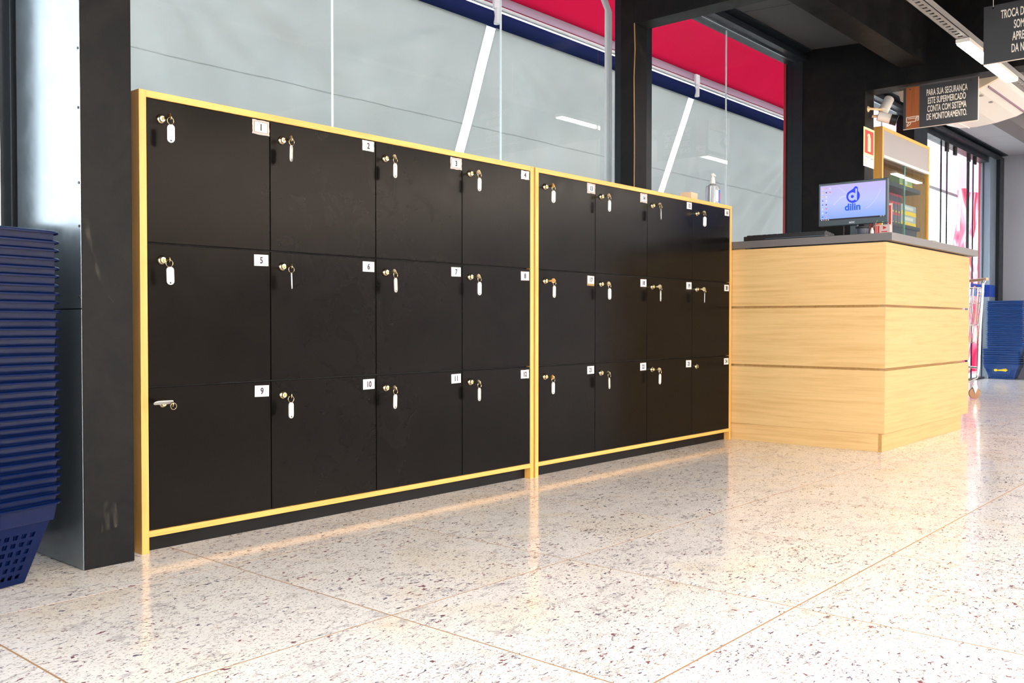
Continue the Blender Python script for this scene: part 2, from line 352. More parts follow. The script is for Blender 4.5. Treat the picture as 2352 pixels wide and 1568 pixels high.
MB().box((-2.6, .47, .06), (-.262, .488, .93)).build('added_dark_panel', M_STEEL, w4)  # unseen panel added to darken the reflection in the column cladding
MB().box((-.268, .42, 0), (-.262, .43, 2.53)).build('bead', mat('alu_bead', (.4, .45, .52), .25, .9), w4)
struct(MB().box((-6, .45, 0), (-2.7, .6, 2.85)).build('wall_left', M_WALLB), 'plain wall beyond the left glazing')
struct(MB().box((XW, -17, 0), (XW+.12, .62, 2.85)).build('wall_far', M_WALLF), 'grey blue end wall')
struct(MB().box((-6, -17.1, 0), (XW+.12, -17, 2.85)).build('wall_back', M_WALLB), 'plain light wall behind the camera')

# ------------------------------------------------------------------ outside: tarps, awning
def tarp_pt(x, s, amp=.0):       # s metres down the slope from the top edge
    d = Vector((.03*0, .3951, -.9187)); return Vector((x, 1.5, 2.48))+d*s+Vector((0, -.9187, -.3951))*amp
ties = [.62, 3.07, 5.52, 7.97]
def folds(x, s):
    a = 0
    for t in ties:
        dx = x-t; ed = min(1, (abs(dx)/.4)**2); s_ = max(s, 0); r = math.hypot(dx, s_+.02); th = math.atan2(dx, s_+.05)
        a += ed*.05*math.exp(-r*.9)*r**.8*max(0, sin(th*11+t*3))**2+ed*.016*math.exp(-r*.6)*sin(th*29+1.7*t)*min(1, r)
    a += .010*sin((x*1.7+s*1.1)*7+sin(s*3+x)*1.2)*(.35+.65*min(1, max(s, 0)/1.2))*.5+.02*sin(x*1.3+1)*min(1, s)
    ed = min(min(1, (abs(x-t)/.35)**1.5) for t in ties)
    return a*min(1, max(0, s)/.2)*(.12+.88*ed)
tx = [(-3.2, .60), (.665, 3.035), (3.118, 5.475), (5.562, 8.7)]
labs = ['grey tarpaulin hanging outside left of the boxed column', 'grey tarpaulin outside the long window, left of the bright gap', 'grey tarpaulin outside between the two bright gaps', 'grey tarpaulin outside right of the narrow bright gap']
for (a, b), lb in zip(tx, labs):
    if b < .7: continue
    nu = max(6, int((b-a)/.022)); L = 2.62
    def fn(u, v, a=a, b=b):
        s = v*L-.008; x = a+(b-a)*u+.125*(s/.8)*.35; return tarp_pt(x, s, folds(a+(b-a)*u, s))
    o = MB().grid(fn, nu, 90).build('tarpaulin', M_TARP, smooth=True, fix=False)
    sm = o.modifiers.new('thick', 'SOLIDIFY'); sm.thickness = .002
    tag(o, lb, 'tarpaulin', 'grey tarpaulins outside')
    o['seam'] = 0
    hem = MB().grid(lambda u, v, a=a, b=b: tarp_pt(a+(b-a)*u+.125*(.62/.8)*.35, .62+.006*(v-.5), folds(a+(b-a)*u, .62)+.003), nu, 1).build('weld_seam', fabric('tarp_seam', (.68, .68, .67, 1), .7) if 'tarp_seam' not in MATS else MATS['tarp_seam'], o, fix=False)
aw = thing('awning', 'red canvas awning over the windows with a white tube edge', 'awning', (3.7, 1.5, 2.6))
A0, A1 = .2, 8.6
o_ = (3.7, 1.5, 2.6)
def can(u, v):
    x = A0+(A1-A0)*u; s = v; sag = -.05*sin(pi*v)*(.6+.4*cos((x-3.07)/2.45*2*pi)); return (x, 1.5-.98*s, 2.655+.62*s+sag)
MB().grid(can, 60, 10).build('canopy', M_RED, aw, o_, smooth=True, fix=False)
MB().box((A0, 1.47, 2.612), (A1, 1.476, 2.70)).build('valance', M_PINK, aw, o_)
MB().tube([(A0, 1.47, 2.592), (A1, 1.47, 2.592)], .014, 10).build('tube', M_WHPIPE, aw, o_, smooth=True)
MB().tube([(A0, 1.50, 2.527), (A1, 1.50, 2.527)], .05, 14).build('roll', M_BLROLL, aw, o_, smooth=True)
MB().box((A0, 1.466, 2.606), (A1, 1.47, 2.611)).build('piping', M_RED, aw, o_)
for t in ties:
    MB().box((t-.03, 1.44, 2.57), (t+.03, 1.46, 2.66)).tube([(t, 1.45, 2.48), (t, 1.45, 2.58)], .02, 8).build('clamp', M_WHPIPE, aw, o_, bevel=.003)
    MB().tube([(t, 1.51, 2.62), (t, 1.53, 3.6)], .012, 8).build('strut', M_WHPIPE, aw, o_)
pp = MB()
for dx in (0, .02, .04): pp.tube([(3.005+dx, .58, -.02), (3.005+dx, .58, 2.36), (2.98+dx, .60, 2.44), (2.96+dx, .62, 2.7)], .009, 8)
tag(pp.build('pipe_bundle', fabric('white_hose', (.95, .96, .98, 1), .5), smooth=True), 'white pipes outside at the right edge of the long window', 'pipe')
tag(MB().box((5.30, .565, -.02), (5.345, .60, 2.62)).build('red_post', mat('red_paint', srgb(200, 40, 50), .4)), 'narrow red post outside at right edge of second window', 'post')
# entrance side
ea = thing('entrance_canopy', 'pale pink cloth hanging outside above the glass entrance', 'canopy', (10, 1.6, 2.5))
MB().grid(lambda u, v: (8.75+6.2*u, 1.36+.03*sin(20*u)*(1-v), 2.37+1.1*v), 60, 6).build('cloth', M_PINK, ea, (10, 1.6, 2.5), fix=False)
MB().box((8.75, 1.32, 2.34), (14.95, 1.34, 2.37)).build('edge_bar', M_STEEL, ea, (10, 1.6, 2.5))
for x_ in (8.77, 14.9): MB().tube([(x_, 1.35, -.02), (x_, 1.35, 3.4)], .02, 8).build('pole', M_WHPIPE, ea, (10, 1.6, 2.5))
def filmat():
    m = fabric('red_film', (.9, .1, .2, 1), .7); n = m.node_tree.nodes; l = m.node_tree.links
    v = mapped(n, l, (4.5, 1, .9)); t = noise(n, l, v, 1.3, 2, .5, 1.2)
    c = ramp(n, l, t.outputs[0], [(.36, srgb(225, 40, 75)), (.46, srgb(240, 120, 140)), (.53, srgb(250, 225, 232)), (.60, srgb(244, 130, 150)), (.7, srgb(232, 60, 95))])
    for x in n:
        if x.type in ('BSDF_DIFFUSE', 'BSDF_TRANSLUCENT'): l.new(c.outputs[0], x.inputs[0])
    return m
M_FILM = filmat()
def film(x0, x1, y, z0, z1, label, ph):
    def fn(u, v):
        a = .07*sin(9*u+ph+2*sin(5*v+ph))+.05*sin(17*u+6*v*sin(3*u+ph)); return (x0+(x1-x0)*u+.04*sin(7*v+ph), y+a, z0+(z1-z0)*v)
    tag(MB().grid(fn, 36, 46).build('plastic_sheet', M_FILM, smooth=True, fix=False), label, 'plastic sheet', 'red plastic sheets outside the entrance')
film(11.55, 12.35, 1.1, -.015, 2.36, 'crumpled red and white plastic sheet outside, left of the pair', .3)
film(12.42, 13.3, 1.05, -.015, 3.0, 'crumpled red and white plastic sheet outside, right of the pair', 2.1)
tag(MB().box((10.50, .565, 0), (10.585, .6, 2.5)).build('red_post', MATS['red_paint']), 'narrow red post outside at right edge of the entrance', 'post')

# ------------------------------------------------------------------ lockers
t, W, e, Hh, z0, tr = .021, .42105, .02425, .396, .0611, .017
U2 = 1.688; UW = 2*t+4*W-2*e; ZT = z0+3*Hh+.019; DEP = .30
locks = []
def lock_mb():
    b = MB(); b.lathe([(.0135, 0), (.0135, -.002), (.0115, -.0055), (.0085, -.0075), (.0078, -.0115), (.0, -.0118)], ax='y', n=20); b.box((-.0011, -.0125, -.0045), (.0011, -.0112, .0045), 1); return b
lock_me = None
def sticker(num, cond, door, wd, topflush):
    b = MB(); sw, sh = .050, .034
    rx = wd-.008; zt = Hh-(.004 if topflush else .013); rot = random.uniform(-.025, .025)
    if cond == 'worn': sw, sh = .060, .043; rx = wd-.002
    cx, cz = rx-sw/2, zt-sh/2
    def q(w_, h_, y, dx=0, dz=0):
        return [(cx+dx+x*cos(rot)-z*sin(rot), y, cz+dz+x*sin(rot)+z*cos(rot)) for x, z in ((-w_/2, -h_/2), (w_/2, -h_/2), (w_/2, h_/2), (-w_/2, h_/2))]
    def ragged(w_, h_, y, jag):
        P = []
        for (ax_, az), (bx, bz) in zip(((-1, -1), (1, -1), (1, 1), (-1, 1)), ((1, -1), (1, 1), (-1, 1), (-1, -1))):
            for k in range(6):
                f = k/6; x = (ax_+(bx-ax_)*f)*w_/2; z = (az+(bz-az)*f)*h_/2; P.append((cx+x+random.uniform(-jag, jag), y, cz+z+random.uniform(-jag, jag)))
        return P
    if cond == 'worn':
        b.prism(ragged(sw, sh, -.0004, .0012), (0, .0003, 0), 2); b.prism(q(sw*.78, sh*.74, -.0006), (0, .0003, 0), 1); b.prism(q(sw*.74, sh*.70, -.0008), (0, .0003, 0), 0)
    elif cond == 'tan': b.prism(q(sw*1.06, sh*1.3, -.0004, -.001, -.004), (0, .0003, 0), 3); b.prism(q(sw*.94, sh, -.0007), (0, .0003, 0), 0)
    elif cond == 'dark': b.prism(q(sw*1.08, sh*1.14, -.0004), (0, .0003, 0), 4); b.prism(q(sw, sh, -.0007), (0, .0003, 0), 0)
    elif cond == 'rip': b.prism(ragged(sw, sh, -.0005, .0007), (0, .0003, 0), 0)
    else: b.prism(q(sw, sh, -.0006), (0, .0004, 0), 0)
    b.text(str(num), .027, F_NY(cx, -.0014, cz-.001) @ Matrix.Rotation(rot, 4, 'Z'), 1, .82, bold=.0007, depth=.0003)
    return b.build('number_sticker', [M_PAPER, M_INK, M_TAPE, M_TAN, M_DKBORD], door, fix=False)
conds = {1: 'worn', 3: 'worn', 13: 'worn', 14: 'worn', 16: 'rip', 2: 'rip', 4: 'rip', 15: 'rip', 17: 'tan', 8: 'dark', 12: 'rip', 19: 'dark', 22: 'dark', 23: 'dark', 18: 'dark'}
def locker(x0, first, label):
    global lock_me
    r = thing('locker_unit', label, 'locker', (x0, 0, 0), group='locker units')
    def P(b, n, m_, bev=.0006): return b.build(n, m_, r, bevel=bev)
    P(MB().box((0, 0, 0), (t, DEP, ZT)), 'side_panel', M_OAKZ); P(MB().box((UW-t, 0, 0), (UW, DEP, ZT)), 'side_panel', M_OAKZ)
    P(MB().box((t, 0, ZT-.019), (UW-t, DEP, ZT)), 'top_panel', M_OAKX); P(MB().box((t, 0, z0-tr), (UW-t, DEP, z0)), 'bottom_panel', M_OAKX)
    P(MB().box((t, .03, 0), (UW-t, .045, z0-tr)), 'plinth', M_PLINTH); P(MB().box((t, DEP-.006, z0), (UW-t, DEP, ZT-.019)), 'back_panel', M_BLACK)
    xs = [t, t-e+W, t-e+2*W, t-e+3*W, UW-t]
    for x in xs[1:-1]: P(MB().box((x-.008, .022, z0), (x+.008, DEP-.006, ZT-.019)), 'partition', M_BLACK)
    for k in (1, 2): P(MB().box((t, .021, z0+k*Hh-.008), (UW-t, DEP-.006, z0+k*Hh+.008)), 'shelf', M_BLACK)
    for row in range(3):
        for c in range(4):
            num = first+row*4+c; xa, xb = xs[c], xs[c+1]; zb = z0+(2-row)*Hh; wd = xb-xa
            d = MB().box((.0016, 0, .0022), (wd-.0016, .018, Hh-.0022)).build('door', M_DOOR, r, loc=(xa, .0015, zb), bevel=.0008)
            lz = Hh-.054 if row < 1 else Hh-.046
            lk = lock_mb()
            if lock_me is None: lo = lk.build('lock', [M_BRASS, M_DKMETAL], d, smooth=True); lock_me = lo.data
            else: lo = bpy.data.objects.new('lock', lock_me); C.objects.link(lo); lo.parent = d
            lo.location = (.042, 0, lz)
            sticker(num, conds.get(num, 'ok'), d, wd, row == 0)
            locks.append((num, x0+xa+.042, .0015, zb+lz))
    return r
locker(0, 1, 'wood edged unit of twelve black lockers beside the boxed column')
locker(U2, 13, 'wood edged unit of twelve black lockers beside the reception counter')

# keys: key blade+bow, ring, tag
def key_tree(num, yaw_, style):
    k = thing('locker_key', '', 'key')
    if style == 'flat':      # tag jammed sideways across the lock
        b = MB().box((-.0008, -.030, -.0035), (.0008, 0, .0035)).lathe([(.009, -.0009), (.009, .0009)], (0, -.036, 0), 'x', 14); b.build('key', M_BRASS, k)
        MB().tube([(.003+.009*cos(a), -.04, -.006+.009*sin(a)) for a in [2*pi*i/16 for i in range(16)]], .0008, 6, True).build('key_ring', M_BRASS, k, smooth=True)
        tb = MB(); P = [(-.02+.0095*cos(R(90+i*22.5)), 0, .0095*sin(R(90+i*22.5))) for i in range(9)]+[(.02+.0095*cos(R(-90+i*22.5)), 0, .0095*sin(R(-90+i*22.5))) for i in range(9)]
        tb.prism(P, (0, .003, 0)); o = tb.build('tag', [M_TAG], k, bevel=.0008); o.location = (-.024, -.036, .004); o.rotation_euler = (R(60), 0, R(4))
        return k
    b = MB().box((-.0008, -.024, -.0032), (.0008, 0, .0032)); b.lathe([(.010, -.0011), (.010, .0011)], (0, -.032, 0), 'x', 16)
    b.build('key', M_BRASS, k)
    # ring hangs from the bow
    MB().tube([(.0098*sin(a), -.037, -.0105+.0098*cos(a)) for a in [2*pi*i/20 for i in range(20)]], .0009, 6, True).build('key_ring', M_BRASS, k, smooth=True).rotation_euler = (0, 0, yaw_*.0)
    tb = MB(); hw = .0098; top, bot = 0, -.050
    P = [(hw*cos(R(i*22.5)), 0, top-hw+hw*sin(R(i*22.5))) for i in range(9)]+[(hw*cos(R(180+i*22.5)), 0, bot+hw+hw*sin(R(180+i*22.5))) for i in range(9)]
    tb.prism(P, (0, .0032, 0), 0)
    for s, y in ((-1, -.0003), (1, .0032)): tb.box((-.0058, y, -.040), (.0058, y+.0003, -.011), 1)
    tb.lathe([(.0022, -.0006), (.0022, .0036)], (0, 0, -.0445), 'y', 10, 2)
    tb.text(str(num), .006, F_NY(0, -.0006, -.026), 2, 1, depth=.0001)
    o = tb.build('tag', [M_TAG, M_PAPER, M_INK], k, fix=False); o.location = (.0015, -.037, -.0195); o.rotation_euler = (0, 0, yaw_)
    return k
yaws = {1: -.45, 2: .55, 3: .15, 4: 0, 5: -.5, 6: 1.02, 7: .3, 8: -.05, 9: 0, 10: .28, 11: .2, 12: .25, 13: -.1, 14: .05, 15: .75, 16: -.35, 17: 0, 18: -.1, 19: .35, 20: .55, 21: .15, 22: .4, 23: .1}
desc = {1: 'turned to the viewer', 6: 'seen edge on', 15: 'turned nearly edge on', 9: 'jammed level across the lock'}
for num, x, y, z in locks:
    if num == 24: continue
    k = key_tree(num, yaws[num], 'flat' if num == 9 else 'hang'); k.location = (x, y-.0118, z); k.rotation_euler = (0, R(random.uniform(-3, 3)), R(random.uniform(-6, 6)))
    k['group'] = 'keys in the locker doors'
    q_ = (num-1) % 12; where = '%s door of the %s row, %s unit' % (('leftmost', 'second', 'third', 'rightmost')[q_ % 4], ('top', 'middle', 'bottom')[q_//4], 'left' if num < 13 else 'right')
    k['label'] = 'white tagged key %s, %s' % (desc[num], where) if num in desc else 'key with white tag in %s' % where

# things on top of the lockers
sb = thing('sanitizer_bottle', 'clear pump bottle of hand sanitizer standing on the right lockers', 'bottle', (3.265, .062, ZT))
sb.scale = (.76, .85, .93)
gl = mat('clear_plastic', (.86, .89, .9), .08); nn = gl.node_tree.nodes['Principled BSDF']; nn.inputs['Transmission Weight'].default_value = .75; nn.inputs['IOR'].default_value = 1.33
bt = MB(); n_ = 20
secs = [(0, .046, .030), (.004, .05, .034), (.10, .05, .034), (.112, .046, .031), (.12, .018, .018), (.126, .014, .014)]
for i, (z, a, b_) in enumerate(secs):
    for j in range(n_):
        th = 2*pi*j/n_; cx_, sy_ = cos(th), sin(th); bt.v.append((a*math.copysign(abs(cx_)**.5, cx_), b_*math.copysign(abs(sy_)**.5, sy_), z))
for i in range(len(secs)-1):
    for j in range(n_): q_ = (j+1) % n_; bt.f.append([i*n_+j, i*n_+q_, (i+1)*n_+q_, (i+1)*n_+j]); bt.m.append(0)
bt.f += [list(range(n_-1, -1, -1)), [len(secs)*n_-n_+j for j in range(n_)]]; bt.m += [0, 0]
bt.build('bottle_body', gl, sb, smooth=True)
MB().lathe([(.016, .124), (.016, .142), (.013, .146), (.013, .160), (.006, .162), (.006, .172)], n=16).build('pump_collar', M_WHITE, sb, smooth=True)
MB().tube([(-.01, 0, .176), (.0, 0, .180), (.02, 0, .178), (.038, 0, .173)], [.006, .008, .0055, .004], 8).build('pump_head', M_WHITE, sb, smooth=True)
MB().box((-.032, -.0355, .02), (.012, -.0347, .085), 0).box((.012, -.0357, .015), (.034, -.0347, .088), 1).box((.028, -.036, .03), (.034, -.0357, .07), 2).build('bottle_label', [M_PAPER, mat('label_blue', srgb(30, 90, 190), .4), mat('label_red', srgb(220, 60, 60), .4)], sb)
bx = thing('cardboard_box', 'small brown cardboard box on the right lockers beside the bottle', 'box', (3.03, .065, ZT), R(8))
bx.scale = (.85, .85, .8)
MB().box((-.05, -.03, 0), (.05, .04, .052)).build('carton', mat('cardboard', srgb(214, 184, 150), .7), bx, bevel=.001)
MB().box((-.05, -.003, .052), (.05, -.002, .0524)).box((-.05, .006, .052), (.05, .0075, .0524)).build('flap', mat('cardboard_dark', srgb(180, 148, 112), .7), bx)
tag(MB().grid(lambda u, v: (2.76+.12*u, .05+.1*v, ZT+.004+.018*sin(pi*u)*(.6+.4*sin(5*v))), 10, 6).build('paper_sheet', M_PAPER, smooth=True, fix=False), 'curled white paper lying on the right lockers left of the carton', 'paper')
rl = thing('tape_roll', 'white and red tape roll on the right lockers near the window post', 'tape', (2.13, .13, ZT))
MB().lathe([(.015, 0), (.034, 0), (.034, .022), (.015, .022)], n=20).build('roll_body', mat('tape_red', srgb(214, 130, 130), .5), rl, smooth=True)
MB().lathe([(.014, .0221), (.032, .0221), (.032, .0235), (.014, .0235)], n=20).build('rim', M_WHITE, rl)

# ------------------------------------------------------------------ counter
cx0, cx1, cy0, cy1 = 3.3835, 4.72, -.8056, .34
ct = thing('reception_counter', 'light wood panelled reception counter with dark worktop', 'counter', (cx0, cy0, 0))
og = (cx0, cy0, 0); d_ = .012
MB().box((cx0, cy0+.0182, 0), (cx0+.018, cy1, .09)).build('plinth_side', M_LAMY, ct, og, bevel=.0008)
MB().box((cx0, cy0, 0), (cx1, cy0+.018, .09)).build('plinth_front', M_LAMX_DIM, ct, og, bevel=.0008)
MB().box((cx0+.016, cy0+.02, .085), (cx1+.08, cy1-.4, 1.03)).build('carcass', oak('laminate_carcass', 0, (214, 172, 110), (196, 152, 90)), ct, og)  # carcass tone lies between the front and side laminates
fy = cy0-.014
for a, b in ((.09, .400), (.412, .712), (.724, 1.03)):
    # side panel has grain along y, front panel along x, mitred at the corner
    zz = b-a
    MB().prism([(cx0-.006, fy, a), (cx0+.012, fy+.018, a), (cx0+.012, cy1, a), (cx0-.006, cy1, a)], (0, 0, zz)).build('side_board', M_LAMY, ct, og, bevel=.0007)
    MB().prism([(cx0-.006, fy, a), (cx1+.09, fy, a), (cx1+.09, fy+.018, a), (cx0+.012, fy+.018, a)], (0, 0, zz)).build('front_board', M_LAMX_DIM, ct, og, bevel=.0007)
MB().box((cx0-.006, cy0-.042, 1.037), (cx1+.165, cy0+.56, 1.075)).box((cx0-.006, cy0+.56, 1.037), (cx0+.30, cy1, 1.075)).build('worktop', M_TOP, ct, og, bevel=.001)
MB().box((cx0+.019, cy1-.4, 0), (cx0+.033, cy1, 1.037)).build('back_board', M_LAMY, ct, og)
MB().box((cx0+.01, cy0+.005, 1.03), (cx1+.05, cy0+.5, 1.037)).build('subtop', M_BLACK, ct, og)
CT = 1.075
# keyboard
kb = thing('keyboard', 'black keyboard at the back left of the counter', 'keyboard', (3.46, -.28, CT))
MB().prism([(-.065, .225, .002), (.07, .225, .002), (.07, .225, .016), (-.065, .225, .026)], (0, -.45, 0)).build('base', M_BLACK, kb, bevel=.002)
mk = MB()
for i in range(15):
    for j in range(5): x = -.052+j*.023; y = .212-.0295*i; z = .0245-.0016*j*2.2*.6; mk.box((x, y-.024, z-.002), (x+.019, y, z+.007))
mk.build('keys', mat('key_black', (.015, .015, .017), .4), kb)['kind'] = 'stuff'
MB().box((-.0655, -.225, .006), (-.0645, .1, .008)).build('edge_line', mat('edge_blue', (.1, .16, .24), .3), kb)
tag(MB().grid(lambda u, v: (3.395+.02*v, -.47-.075*u, CT+.001+.016*(1-u)*(.7+.3*sin(9*u+4*v))), 10, 3).build('paper_slip', M_PAPER, smooth=True, fix=False), 'crumpled white paper slip beside the keyboard', 'paper')
# monitor
XM = 3.84
mo = thing('monitor', 'black desktop monitor showing a blue logo on the counter', 'monitor', (XM, -.46, CT))
og = (XM, -.46, CT)
yL, yR, zB, zT = -.286, -.667, 1.173, 1.412
tl_ = .0
MB().box((XM, yR, zB), (XM+.022, yL, zT)).build('housing', mat('monitor_plastic', (.05, .075, .09), .35), mo, og, bevel=.003)
MB().box((XM+.02, yR+.06, zB+.05), (XM+.045, yL-.06, zT-.05)).build('back_cover', M_BLACK, mo, og, bevel=.006)
def em(n, c, s=1): return mat(n, (0, 0, 0), .5, emit=c, es=s*.5)
scm = em('screen_glow', (.5, .55, 1), 1.0); n, l, b = nodes(scm)
tcg = n.new('ShaderNodeTexCoord'); sp_ = n.new('ShaderNodeSeparateXYZ'); l.new(tcg.outputs['Generated'], sp_.inputs[0])
cr = ramp(n, l, sp_.outputs['Z'], [(0, srgb(140, 175, 250)), (.5, srgb(190, 200, 252)), (1, srgb(200, 188, 250))]); l.new(cr.outputs[0], b.inputs['Emission Color'])
sL, sR, sB, sT = yL-.010, yR+.012, zB+.032, zT-.013
MB().box((XM-.0006, sR, sB+.008), (XM, sL, sT)).build('screen', scm, mo, og)
ey = MB().box((XM-.0008, sR, sB), (XM-.0002, sL, sB+.008), 0)
for i, mi in enumerate((1, 2, 3, 1)): y = sL-.006-.0125*i; ey.box((XM-.0012, y-.006, sB+.001), (XM-.0008, y, sB+.0065), mi)
ey.box((XM-.0012, sR+.018, sB+.003), (XM-.0008, sR+.028, sB+.006), 1).box((XM-.0012, sR+.005, sB+.003), (XM-.0008, sR+.013, sB+.006), 1)
cols = [em('icon_white', srgb(235, 235, 250)), em('icon_pink', srgb(230, 150, 220)), em('icon_yellow', srgb(250, 215, 110)), em('icon_blue', srgb(90, 110, 220)), em('icon_red', srgb(250, 110, 110)), em('icon_dark', srgb(60, 50, 110))]
ey.build('taskbar', [em('bar_dark', srgb(28, 14, 40))]+[cols[0], cols[1], cols[2]], mo, og)
ic = MB(); pat = [[2, 2, 2, 3, 3, 0, 0, 3], [1, 5, 0, 0, 5, 4, 3, 1], [0, 4]]
for cI, col in enumerate(pat):
    for rI, mi in enumerate(col):
        y = sL-.010-.021*cI; z = sT-.012-.0225*rI; ic.box((XM-.001, y-.007, z-.007), (XM-.0006, y, z), mi); ic.box((XM-.001, y-.010, z-.012), (XM-.0006, y+.003, z-.0105), 0)
ic.build('desktop_icon', cols, mo, og)
# wallpaper swirls and logo
ym, zm = (yL+yR)/2-.004, sB+.128
bl = em('logo_blue', srgb(20, 60, 245)); bl2 = em('logo_azure', srgb(15, 95, 235)); wl = em('wall_line', srgb(212, 218, 255)); wl2 = em('logo_hole', srgb(190, 200, 252))
sw = MB()
def ribbon(pts, w_):
    for (a, b_) in zip(pts[:-1], pts[1:]):
        A = Vector(a); B = Vector(b_); q_ = (B-A).normalized(); nrm = Vector((-q_.y, q_.x))*w_
        sw.poly([(XM-.0010, A.x+nrm.x, A.y+nrm.y), (XM-.0010, B.x+nrm.x, B.y+nrm.y), (XM-.0010, B.x-nrm.x, B.y-nrm.y), (XM-.0010, A.x-nrm.x, A.y-nrm.y)])
ribbon([(ym+.11-.012*i, zm-.045+.045*sin(i/6*pi*.55)) for i in range(7)], .0022)
ribbon([(ym+.085-.009*i, zm+.055-.0075*i) for i in range(6)], .0012)
ribbon([(ym-.07-.012*i, zm-.075+.003*i+.0028*i*i*.6) for i in range(8)], .0012)
for i in range(3): sw.box((XM-.001, ym+.072-.012*i, zm-.004), (XM-.0007, ym+.077-.012*i, zm+.001))
sw.build('wallpaper_swirl', wl, mo, og, fix=False)
lg = MB()
P = [(XM-.0012, ym-.034*cos(a)*1.0, zm+.034*sin(a)) for a in [R(128+i*(304/28)) for i in range(29)]]
# a drop: circle with a rounded top leaning right
circ = []
for i in range(33):
    a = R(140+i*(265/32)); circ.append((ym-.037*cos(a), zm-.004+.037*sin(a)))
top = [(ym-.0265+.0, zm+.030), (ym-.0255, zm+.040), (ym-.020, zm+.0475), (ym-.0125, zm+.0485), (ym-.006, zm+.044), (ym+.0, zm+.036)]
lg.prism([(XM-.0014, a, b_) for a, b_ in circ+top], (.0004, 0, 0), 0)
def disc(cy, cz, r, mi, dx): lg.prism([(XM-dx, cy-r*cos(2*pi*i/24), cz+r*sin(2*pi*i/24)) for i in range(24)], (.0002, 0, 0), mi)
disc(ym+.004, zm-.006, .0225, 1, .0018)
lg.box((XM-.0018, ym-.0215, zm-.028), (XM-.0016, ym-.0125, zm+.036), 1)
disc(ym+.004, zm-.006, .0085, 0, .0022)
lg.text('dilin', .052, F_NX(XM-.0014, ym+.002, zm-.064), 2, 1.02, bold=.0018, depth=.0001)
lg.build('logo', [bl, wl2, bl2], mo, og, fix=False)
MB().text('AOC', .014, F_NX(XM-.0006, ym+.006, zB+.013), 0, 1.05, bold=.0006, depth=.0003).build('badge', em('badge_white', srgb(225, 230, 235), .8), mo, og, fix=False)
MB().box((XM-.0006, yR+.022, zB+.003), (XM+.001, yR+.028, zB+.006)).build('power_light', em('led_green', srgb(140, 240, 60), 1.2), mo, og)
MB().box((XM+.025, -.495, CT+.01), (XM+.045, -.455, zB+.09)).build('neck', MATS['monitor_plastic'], mo, og, bevel=.002)
MB().lathe([(.085, 0), (.085, .004), (.06, .012), (0.0, .014)], (XM+.035, -.475, CT), n=24).build('base', M_BLACK, mo, og, smooth=True)
tag(MB().tube([(3.90, -.405, 1.2), (3.90, -.406, 1.12), (3.895, -.41, CT+.006), (3.92, -.38, CT+.004), (4.0, -.3, CT+.004)], .003, 6).build('cable', M_BLACK, smooth=True), 'thin black cable hanging behind the monitor', 'cable')
# pen cup + glue + pens
pc = thing('desk_cup', 'dark round cup with black rim beside the monitor neck', 'cup', (3.78, -.555, CT))
MB().lathe([(.022, 0), (.026, .004), (.03, .05), (.0335, .068), (.031, .068)], n=24).build('cup_body', mat('cup_grey', (.08, .09, .12), .3), pc, smooth=True)
MB().lathe([(.035, .066), (.037, .069), (.037, .075), (.033, .079), (0, .080)], n=24).build('lid', M_BLACK, pc, smooth=True)
gb = thing('glue_bottle', 'small white bottle with black cap beside the dark cup', 'bottle', (3.78, -.606, CT))
MB().lathe([(.009, 0), (.010, .003), (.010, .05), (.004, .066), (.003, .072)], n=14).build('bottle_body', M_WHITE, gb, smooth=True)
MB().tube([(0, 0, .070), (.0, -.009, .095)], .0055, 10).build('cap', M_BLACK, gb)
tag(MB().tube([(3.79, -.617, CT+.004), (3.79, -.607, CT+.06), (3.79, -.632, CT+.108)], .002, 6).build('pen', M_BRASS), 'thin metal pen leaning by the small white bottle', 'pen')
# red folder stack
rb = thing('price_display', 'red and white printed display box on counter behind the monitor', 'display', (4.45, -.47, CT))
og = (4.45, -.47, CT); red = mat('print_red', srgb(225, 50, 40), .4); red2 = mat('print_darkred', srgb(170, 20, 30), .4); pw = mat('print_white', srgb(250, 225, 220), .4)
MB().box((4.45, -.385, CT), (4.5, -.352, 1.24)).build('spine', red2, rb, og, bevel=.001)
MB().box((4.45, -.47, CT), (4.49, -.385, 1.225), 0).box((4.4494, -.395, CT+.004), (4.45, -.390, 1.22), 1).box((4.4494, -.408, CT+.004), (4.45, -.399, 1.22), 1).box((4.4494, -.455, 1.16), (4.45, -.42, 1.166), 1).box((4.4494, -.455, 1.18), (4.45, -.42, 1.186), 1).box((4.4494, -.462, 1.135), (4.45, -.43, 1.142), 1).build('panel', [pw, red], rb, og, bevel=.0006)
MB().prism([(4.4492, -.452, 1.207), (4.4492, -.43, 1.197), (4.4492, -.43, 1.217)], (.0006, 0, 0)).build('arrow', red, rb, og)
MB().box((4.462, -.478, CT), (4.466, -.452, 1.352), 0).box((4.4612, -.472, 1.22), (4.462, -.459, 1.340), 1).build('upright', [pw, red], rb, og, bevel=.0006)
tr_ = thing('clipboard', 'flat dark tray lying at the right end of the worktop', 'tray', (4.45, -.72, CT))
MB().box((-.3, -.10, 0), (.22, .12, .008)).build('base', mat('tray_teal', (.02, .045, .055), .25), tr_, bevel=.002)
MB().box((-.3, -.10, .008), (-.27, -.06, .016)).build('clip', M_WHITE, tr_, bevel=.001)

